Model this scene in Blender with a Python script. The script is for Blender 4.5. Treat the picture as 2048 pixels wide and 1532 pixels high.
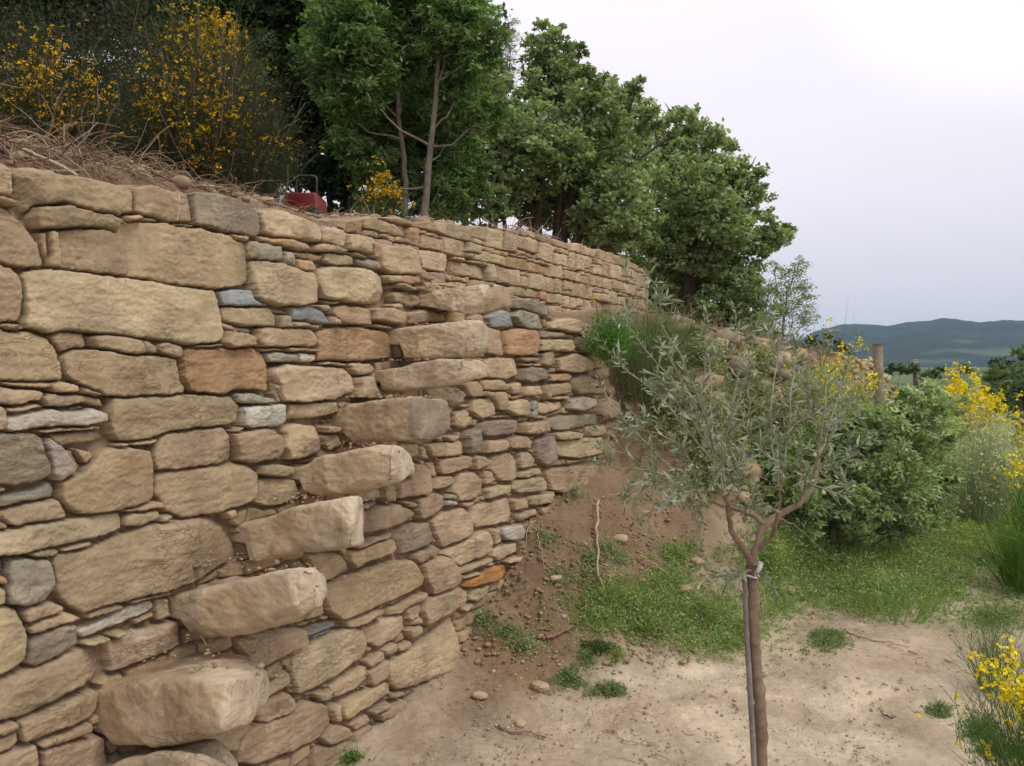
import bpy, bmesh, math, random
import numpy as np
from mathutils import Vector
random.seed(7)
RNG = np.random.default_rng(11)
for o in list(bpy.data.objects):
    bpy.data.objects.remove(o)
SC = bpy.context.scene
COL = SC.collection
EYE, F, HX, HY = 1.6, 1596.0, 1024.0, 725.0
R = math.radians
# ------------------------------------------------ camera, sky, sun, exposure
cam = bpy.data.objects.new('camera', bpy.data.cameras.new('camera'))
COL.objects.link(cam)
cam.location = (0, 0, EYE)
cam.rotation_euler = (R(90), 0, 0)
cam.data.sensor_width = 36
cam.data.lens = 36 * F / 2048
cam.data.shift_y = -41 / 2048
cam.data.clip_start = .05
cam.data.clip_end = 20000
SC.camera = cam
SC.render.resolution_x, SC.render.resolution_y = 1024, 766
SUN_EL, SUN_AZ = R(52), R(62)         # azimuth measured from the view direction towards the right
w = bpy.data.worlds.new('World')
SC.world = w
w.use_nodes = True
nt = w.node_tree
nt.nodes.clear()
def N(t, **k):
    n = nt.nodes.new(t)
    for a, b in k.items():
        setattr(n, a, b)
    return n
L = lambda a, b: nt.links.new(a, b)
out = N('ShaderNodeOutputWorld')
bg = N('ShaderNodeBackground')
bg.inputs[1].default_value = .1
sky = N('ShaderNodeTexSky', sky_type='NISHITA', sun_disc=False, sun_elevation=SUN_EL, sun_rotation=SUN_AZ)
tc = N('ShaderNodeTexCoord')
nrm = N('ShaderNodeVectorMath', operation='NORMALIZE')
L(tc.outputs['Generated'], nrm.inputs[0])
sep = N('ShaderNodeSeparateXYZ')
L(nrm.outputs[0], sep.inputs[0])
ramp = N('ShaderNodeValToRGB')
ramp.color_ramp.interpolation = 'B_SPLINE'
els = ramp.color_ramp.elements
SKYR = [(0, (.60, .595, .66)), (.10, (.72, .70, .78)), (.20, (.89, .845, .92)), (.40, (.94, .89, .95)), (.75, (1.3, 1.24, 1.27)), (1, (1.7, 1.62, 1.60))]
els[0].position, els[1].position = 0, 1
for i, (p, c) in enumerate(SKYR):
    e = els[0] if i == 0 else (els[-1] if i == len(SKYR) - 1 else els.new(p))
    e.color = (c[0], c[1], c[2], 1)
L(sep.outputs[2], ramp.inputs[0])
# cloud bank: soft variation and the bright patch where the sun sits behind the cloud
ns = N('ShaderNodeTexNoise'); ns.inputs['Scale'].default_value = 2.2; ns.inputs['Detail'].default_value = 4
mp = N('ShaderNodeMapping'); mp.inputs['Scale'].default_value = (1, 1, 3.5)
L(nrm.outputs[0], mp.inputs[0]); L(mp.outputs[0], ns.inputs['Vector'])
mr = N('ShaderNodeMapRange'); mr.inputs[1].default_value = .3; mr.inputs[2].default_value = .7; mr.inputs[3].default_value = .97; mr.inputs[4].default_value = 1.04
L(ns.outputs[0], mr.inputs[0])
dot = N('ShaderNodeVectorMath', operation='DOT_PRODUCT')
a_, e_ = R(34), R(28)
dot.inputs[1].default_value = (math.sin(a_) * math.cos(e_), math.cos(a_) * math.cos(e_), math.sin(e_))
L(nrm.outputs[0], dot.inputs[0])
gl = N('ShaderNodeMapRange', interpolation_type='SMOOTHERSTEP'); gl.inputs[1].default_value = .965; gl.inputs[2].default_value = 1; gl.inputs[3].default_value = 0; gl.inputs[4].default_value = .3
L(dot.outputs['Value'], gl.inputs[0])
ad = N('ShaderNodeMath', operation='ADD'); L(mr.outputs[0], ad.inputs[0]); L(gl.outputs[0], ad.inputs[1])
sc = N('ShaderNodeMath', operation='MULTIPLY'); L(ad.outputs[0], sc.inputs[0]); sc.inputs[1].default_value = 10
vm = N('ShaderNodeVectorMath', operation='SCALE'); L(ramp.outputs[0], vm.inputs[0]); L(sc.outputs[0], vm.inputs['Scale'])
mx = N('ShaderNodeMix', data_type='RGBA'); mx.inputs[0].default_value = .94
L(sky.outputs[0], mx.inputs[6]); L(vm.outputs[0], mx.inputs[7])
L(mx.outputs[2], bg.inputs[0]); L(bg.outputs[0], out.inputs[0])
sl = bpy.data.lights.new('sun', 'SUN')
sl.energy = 1.5
sl.angle = R(24)
sl.color = (1, .95, .87)
so = bpy.data.objects.new('sun', sl)
COL.objects.link(so)
SUN_FROM = R(128)                    # light comes over the photographer's right shoulder
d_ = Vector((math.sin(SUN_FROM) * math.cos(SUN_EL), math.cos(SUN_FROM) * math.cos(SUN_EL), math.sin(SUN_EL)))
so.rotation_euler = d_.to_track_quat('Z', 'Y').to_euler()
sky.sun_rotation = SUN_FROM
SC.view_settings.view_transform = 'Standard'
SC.view_settings.look = 'None'
SC.view_settings.exposure = 0.16
SC.view_settings.gamma = 1
SC.cycles.max_bounces = 8
SC.cycles.transparent_max_bounces = 8
# ------------------------------------------------ helpers
def ihash(x, y, z, seed):
    h = (x.astype(np.uint32) * np.uint32(374761393) + y.astype(np.uint32) * np.uint32(668265263) + z.astype(np.uint32) * np.uint32(2147483647 - 58) + np.uint32(seed * 974711 + 13))
    h = (h ^ (h >> np.uint32(13))) * np.uint32(1274126177)
    h = (h ^ (h >> np.uint32(16))) * np.uint32(2246822519)
    return ((h ^ (h >> np.uint32(15))) & np.uint32(0xFFFFFF)).astype(np.float64) / 0xFFFFFF
def vnoise(x, y, z, seed=0):
    xi, yi, zi = np.floor(x), np.floor(y), np.floor(z)
    fx, fy, fz = x - xi, y - yi, z - zi
    fx, fy, fz = [t * t * (3 - 2 * t) for t in (fx, fy, fz)]
    xi, yi, zi = [t.astype(np.int64) for t in (xi, yi, zi)]
    r = 0
    for a in (0, 1):
        for b in (0, 1):
            for c in (0, 1):
                r = r + ihash(xi + a, yi + b, zi + c, seed) * (fx if a else 1 - fx) * (fy if b else 1 - fy) * (fz if c else 1 - fz)
    return r * 2 - 1
def fbm(x, y, z=None, scale=1., oct=4, seed=0, gain=.5):
    x = np.asarray(x, float); y = np.asarray(y, float)
    z = np.zeros_like(x) if z is None else np.asarray(z, float)
    r = 0; a = 1; s = scale; t = 0
    for i in range(oct):
        r = r + a * vnoise(x * s + i * 17.3, y * s - i * 9.1, z * s + i * 5.7, seed + i)
        t += a; a *= gain; s *= 2.03
    return r / t
def sst(a, b, x):
    t = np.clip((np.asarray(x, float) - a) / (b - a), 0, 1)
    return t * t * (3 - 2 * t)
def at(x, y, Y):
    return np.array([(x - HX) / F * Y, Y, EYE - (y - HY) / F * Y])
def tag(o, label=None, cat=None, group=None, kind=None):
    if label: o['label'] = label
    if cat: o['category'] = cat
    if group: o['group'] = group
    if kind: o['kind'] = kind
    return o
def empty(name, loc, label, cat, group=None):
    o = bpy.data.objects.new(name, None)
    COL.objects.link(o)
    o.location = loc
    o.empty_display_size = .2
    return tag(o, label, cat, group)
def mesh(name, V, Fc, mat, parent=None, smooth=False, col=None, k=None):
    """V (n,3); Fc either (m,k) array or list of arrays; col (n,3) point colours"""
    V = np.asarray(V, np.float32)
    if parent is not None:
        V = V - np.array(parent.location, np.float32)
    if not isinstance(Fc, list):
        Fc = [Fc]
    Fc = [np.asarray(f, np.int32) for f in Fc if len(f)]
    me = bpy.data.meshes.new(name)
    me.vertices.add(len(V))
    me.vertices.foreach_set('co', V.ravel())
    nl = sum(f.size for f in Fc)
    npoly = sum(len(f) for f in Fc)
    me.loops.add(nl)
    me.loops.foreach_set('vertex_index', np.concatenate([f.ravel() for f in Fc]))
    me.polygons.add(npoly)
    tot = np.concatenate([np.full(len(f), f.shape[1], np.int32) for f in Fc])
    st = np.concatenate([[0], np.cumsum(tot)[:-1]]).astype(np.int32)
    me.polygons.foreach_set('loop_start', st)
    me.polygons.foreach_set('loop_total', tot)
    if smooth:
        me.polygons.foreach_set('use_smooth', np.ones(npoly, bool))
    me.update(calc_edges=True)
    me.validate()
    if col is not None:
        a = me.color_attributes.new('Col', 'FLOAT_COLOR', 'POINT')
        c = np.ones((len(V), 4), np.float32)
        c[:, :3] = col
        a.data.foreach_set('color', c.ravel())
    me.materials.append(mat)
    o = bpy.data.objects.new(name, me)
    COL.objects.link(o)
    if parent is not None:
        o.parent = parent
    return o
def gridfaces(n, m, wrap=False):
    i = np.arange(n - 1)[:, None]; j = np.arange(m if wrap else m - 1)[None, :]
    j2 = (j + 1) % m
    return np.stack([i * m + j, (i + 1) * m + j, (i + 1) * m + j2, i * m + j2], -1).reshape(-1, 4)
class Acc:
    def __init__(s): s.V = []; s.F = {}; s.C = []; s.n = 0
    def add(s, V, Fs, c=None):
        V = np.asarray(V, float)
        for f in (Fs if isinstance(Fs, list) else [Fs]):
            f = np.asarray(f)
            if len(f): s.F.setdefault(f.shape[1], []).append(f + s.n)
        s.V.append(V)
        s.C.append(np.broadcast_to(np.asarray(c if c is not None else (.5, .5, .5), float), (len(V), 3)))
        s.n += len(V)
    def build(s, name, mat, parent=None, smooth=False):
        return mesh(name, np.concatenate(s.V), [np.concatenate(f) for f in s.F.values()], mat, parent, smooth, np.concatenate(s.C))
def tube(acc, P, rad, k=5, c=(.3, .22, .15), cap=True):
    P = np.asarray(P, float); n = len(P)
    rad = np.broadcast_to(np.asarray(rad, float), (n,))
    T = np.gradient(P, axis=0); T /= np.linalg.norm(T, axis=1)[:, None] + 1e-9
    u = np.cross(T, [0.13, .31, .94]); u /= np.linalg.norm(u, axis=1)[:, None] + 1e-9
    v = np.cross(T, u)
    a = np.arange(k) / k * 2 * math.pi
    V = P[:, None] + rad[:, None, None] * (np.cos(a)[None, :, None] * u[:, None] + np.sin(a)[None, :, None] * v[:, None])
    Fs = [gridfaces(n, k, True)]
    if cap: Fs.append(np.array([[(n - 1) * k + i for i in range(k)], list(range(k))[::-1]]))
    acc.add(V.reshape(-1, 3), Fs, c)
def smooth_path(P, n=12, wob=0., seed=None):
    P = np.asarray(P, float)
    t = np.linspace(0, len(P) - 1, n)
    q = np.concatenate([[2 * P[0] - P[1]], P, [2 * P[-1] - P[-2]]])
    i = np.minimum(t.astype(int), len(P) - 2); f = (t - i)[:, None]
    a, b, c, d = q[i], q[i + 1], q[i + 2], q[i + 3]
    r = .5 * (2 * b + (c - a) * f + (2 * a - 5 * b + 4 * c - d) * f * f + (3 * b - a - 3 * c + d) * f ** 3)
    if wob:
        r[1:-1] += RNG.normal(0, wob, (n - 2, 3))
    return r
def wander(start, d, length, n=9, wig=.5, droop=0.):
    d = np.asarray(d, float); d = d / (np.linalg.norm(d) + 1e-9)
    P = [np.asarray(start, float)]
    for i in range(n - 1):
        d = d + RNG.normal(0, wig, 3) * .5 + np.array([0, 0, -droop])
        d /= np.linalg.norm(d)
        P.append(P[-1] + d * length / (n - 1))
    return np.array(P)
# ------------------------------------------------ materials
def material(name):
    m = bpy.data.materials.new(name); m.use_nodes = True
    t = m.node_tree; b = t.nodes['Principled BSDF']
    return m, t, b
def nd(t, ty, **k):
    n = t.nodes.new(ty)
    for a, b in k.items():
        if a == 'inp':
            for x, y in b.items(): n.inputs[x].default_value = y
        else: setattr(n, a, b)
    return n
def mat_vcol(name, rough=.9, n1=8., n2=60., lo=.75, hi=1.25, bump=.3, bdist=.01, trans=0., spec=.2, bscale=80., stain=None, cracks=False):
    m, t, b = material(name)
    L = t.links.new
    at_ = nd(t, 'ShaderNodeAttribute', attribute_name='Col')
    tc = nd(t, 'ShaderNodeTexCoord')
    a = nd(t, 'ShaderNodeTexNoise', inp={'Scale': n1, 'Detail': 6., 'Roughness': .6})
    c = nd(t, 'ShaderNodeTexNoise', inp={'Scale': n2, 'Detail': 5., 'Roughness': .65})
    L(tc.outputs['Object'], a.inputs['Vector']); L(tc.outputs['Object'], c.inputs['Vector'])
    ma = nd(t, 'ShaderNodeMapRange', inp={1: .3, 2: .7, 3: lo, 4: hi})
    mc = nd(t, 'ShaderNodeMapRange', inp={1: .3, 2: .7, 3: (1 + lo) / 2, 4: (1 + hi) / 2})
    L(a.outputs[0], ma.inputs[0]); L(c.outputs[0], mc.inputs[0])
    mu = nd(t, 'ShaderNodeMath', operation='MULTIPLY'); L(ma.outputs[0], mu.inputs[0]); L(mc.outputs[0], mu.inputs[1])
    sc = nd(t, 'ShaderNodeVectorMath', operation='SCALE'); L(at_.outputs[0], sc.inputs[0]); L(mu.outputs[0], sc.inputs['Scale'])
    colo = sc.outputs[0]
    if stain:
        s = nd(t, 'ShaderNodeTexNoise', inp={'Scale': stain[1], 'Detail': 5., 'Roughness': .7, 'Distortion': .6})
        L(tc.outputs['Object'], s.inputs['Vector'])
        sm = nd(t, 'ShaderNodeMapRange', interpolation_type='SMOOTHSTEP', inp={1: .52, 2: .72, 3: 0., 4: stain[2]})
        L(s.outputs[0], sm.inputs[0])
        mxx = nd(t, 'ShaderNodeMix', data_type='RGBA'); L(sm.outputs[0], mxx.inputs[0]); L(colo, mxx.inputs[6]); mxx.inputs[7].default_value = stain[0] + (1,)
        colo = mxx.outputs[2]
    L(colo, b.inputs['Base Color'])
    b.inputs['Roughness'].default_value = rough
    b.inputs['Specular IOR Level'].default_value = spec
    if bump:
        e = nd(t, 'ShaderNodeTexNoise', inp={'Scale': bscale, 'Detail': 8., 'Roughness': .7})
        L(tc.outputs['Object'], e.inputs['Vector'])
        hgt = e.outputs[0]
        if cracks:
            vo = nd(t, 'ShaderNodeTexNoise', inp={'Scale': 9., 'Detail': 4., 'Distortion': 1.2})
            mpn = nd(t, 'ShaderNodeMapping', inp={'Scale': (1., 1., 2.6)})
            L(tc.outputs['Object'], mpn.inputs[0]); L(mpn.outputs[0], vo.inputs['Vector'])
            ab = nd(t, 'ShaderNodeMath', operation='SUBTRACT', inp={1: .5}); L(vo.outputs[0], ab.inputs[0])
            ab2 = nd(t, 'ShaderNodeMath', operation='ABSOLUTE'); L(ab.outputs[0], ab2.inputs[0])
            cm = nd(t, 'ShaderNodeMapRange', inp={1: 0., 2: .018, 3: -.9, 4: 0.}); L(ab2.outputs[0], cm.inputs[0])
            gate = nd(t, 'ShaderNodeTexNoise', inp={'Scale': 4., 'Detail': 1.}); L(tc.outputs['Object'], gate.inputs['Vector'])
            gm = nd(t, 'ShaderNodeMapRange', inp={1: .52, 2: .62, 3: 0., 4: 1.}); L(gate.outputs[0], gm.inputs[0])
            mm = nd(t, 'ShaderNodeMath', operation='MULTIPLY'); L(cm.outputs[0], mm.inputs[0]); L(gm.outputs[0], mm.inputs[1])
            ad = nd(t, 'ShaderNodeMath', operation='ADD'); L(mm.outputs[0], ad.inputs[0]); L(e.outputs[0], ad.inputs[1])
            hgt = ad.outputs[0]
        bp = nd(t, 'ShaderNodeBump', inp={'Strength': bump, 'Distance': bdist})
        L(hgt, bp.inputs['Height']); L(bp.outputs[0], b.inputs['Normal'])
    if trans:
        tr = nd(t, 'ShaderNodeBsdfTranslucent')
        g = nd(t, 'ShaderNodeVectorMath', operation='MULTIPLY', inp={1: (1.15, 1.3, .5)})
        L(colo, g.inputs[0]); L(g.outputs[0], tr.inputs[0])
        mi = nd(t, 'ShaderNodeMixShader', inp={0: trans})
        L(b.outputs[0], mi.inputs[1]); L(tr.outputs[0], mi.inputs[2])
        L(mi.outputs[0], t.nodes['Material Output'].inputs[0])
    return m
M_STONE = mat_vcol('sandstone', .92, 7., 70., .78, 1.22, .8, .007, bscale=90., stain=((.50, .40, .27), 11., .35), cracks=True)
M_SOIL = mat_vcol('soil', .97, 2.4, 30., .72, 1.22, 1., .02, bscale=30., stain=((.30, .215, .145), 2.6, .5))
M_ROOT = mat_vcol('dry_root', .9, 20., 90., .7, 1.3, .4, .003)
M_BARK = mat_vcol('bark', .9, 12., 60., .65, 1.3, .7, .01, bscale=40.)
M_LEAF = mat_vcol('leaf', .5, 1.2, 14., .8, 1.2, 0, trans=.4, spec=.45)
M_OLIVE = mat_vcol('olive_leaf', .5, 3., 30., .85, 1.15, 0, trans=.15, spec=.4)
M_GRASS = mat_vcol('grass_blade', .6, 2., 20., .8, 1.2, 0, trans=.3, spec=.3)
M_PETAL = mat_vcol('petal', .6, 6., 40., .85, 1.15, 0, trans=.25, spec=.2)
M_WOOD = mat_vcol('weathered_wood', .85, 10., 80., .7, 1.25, .5, .004)
M_PAINT = mat_vcol('paint', .45, 5., 30., .85, 1.1, .1, .002, spec=.5)
M_HILL = mat_vcol('forest_hill', .95, .006, .03, .6, 1.4, 0)
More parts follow.
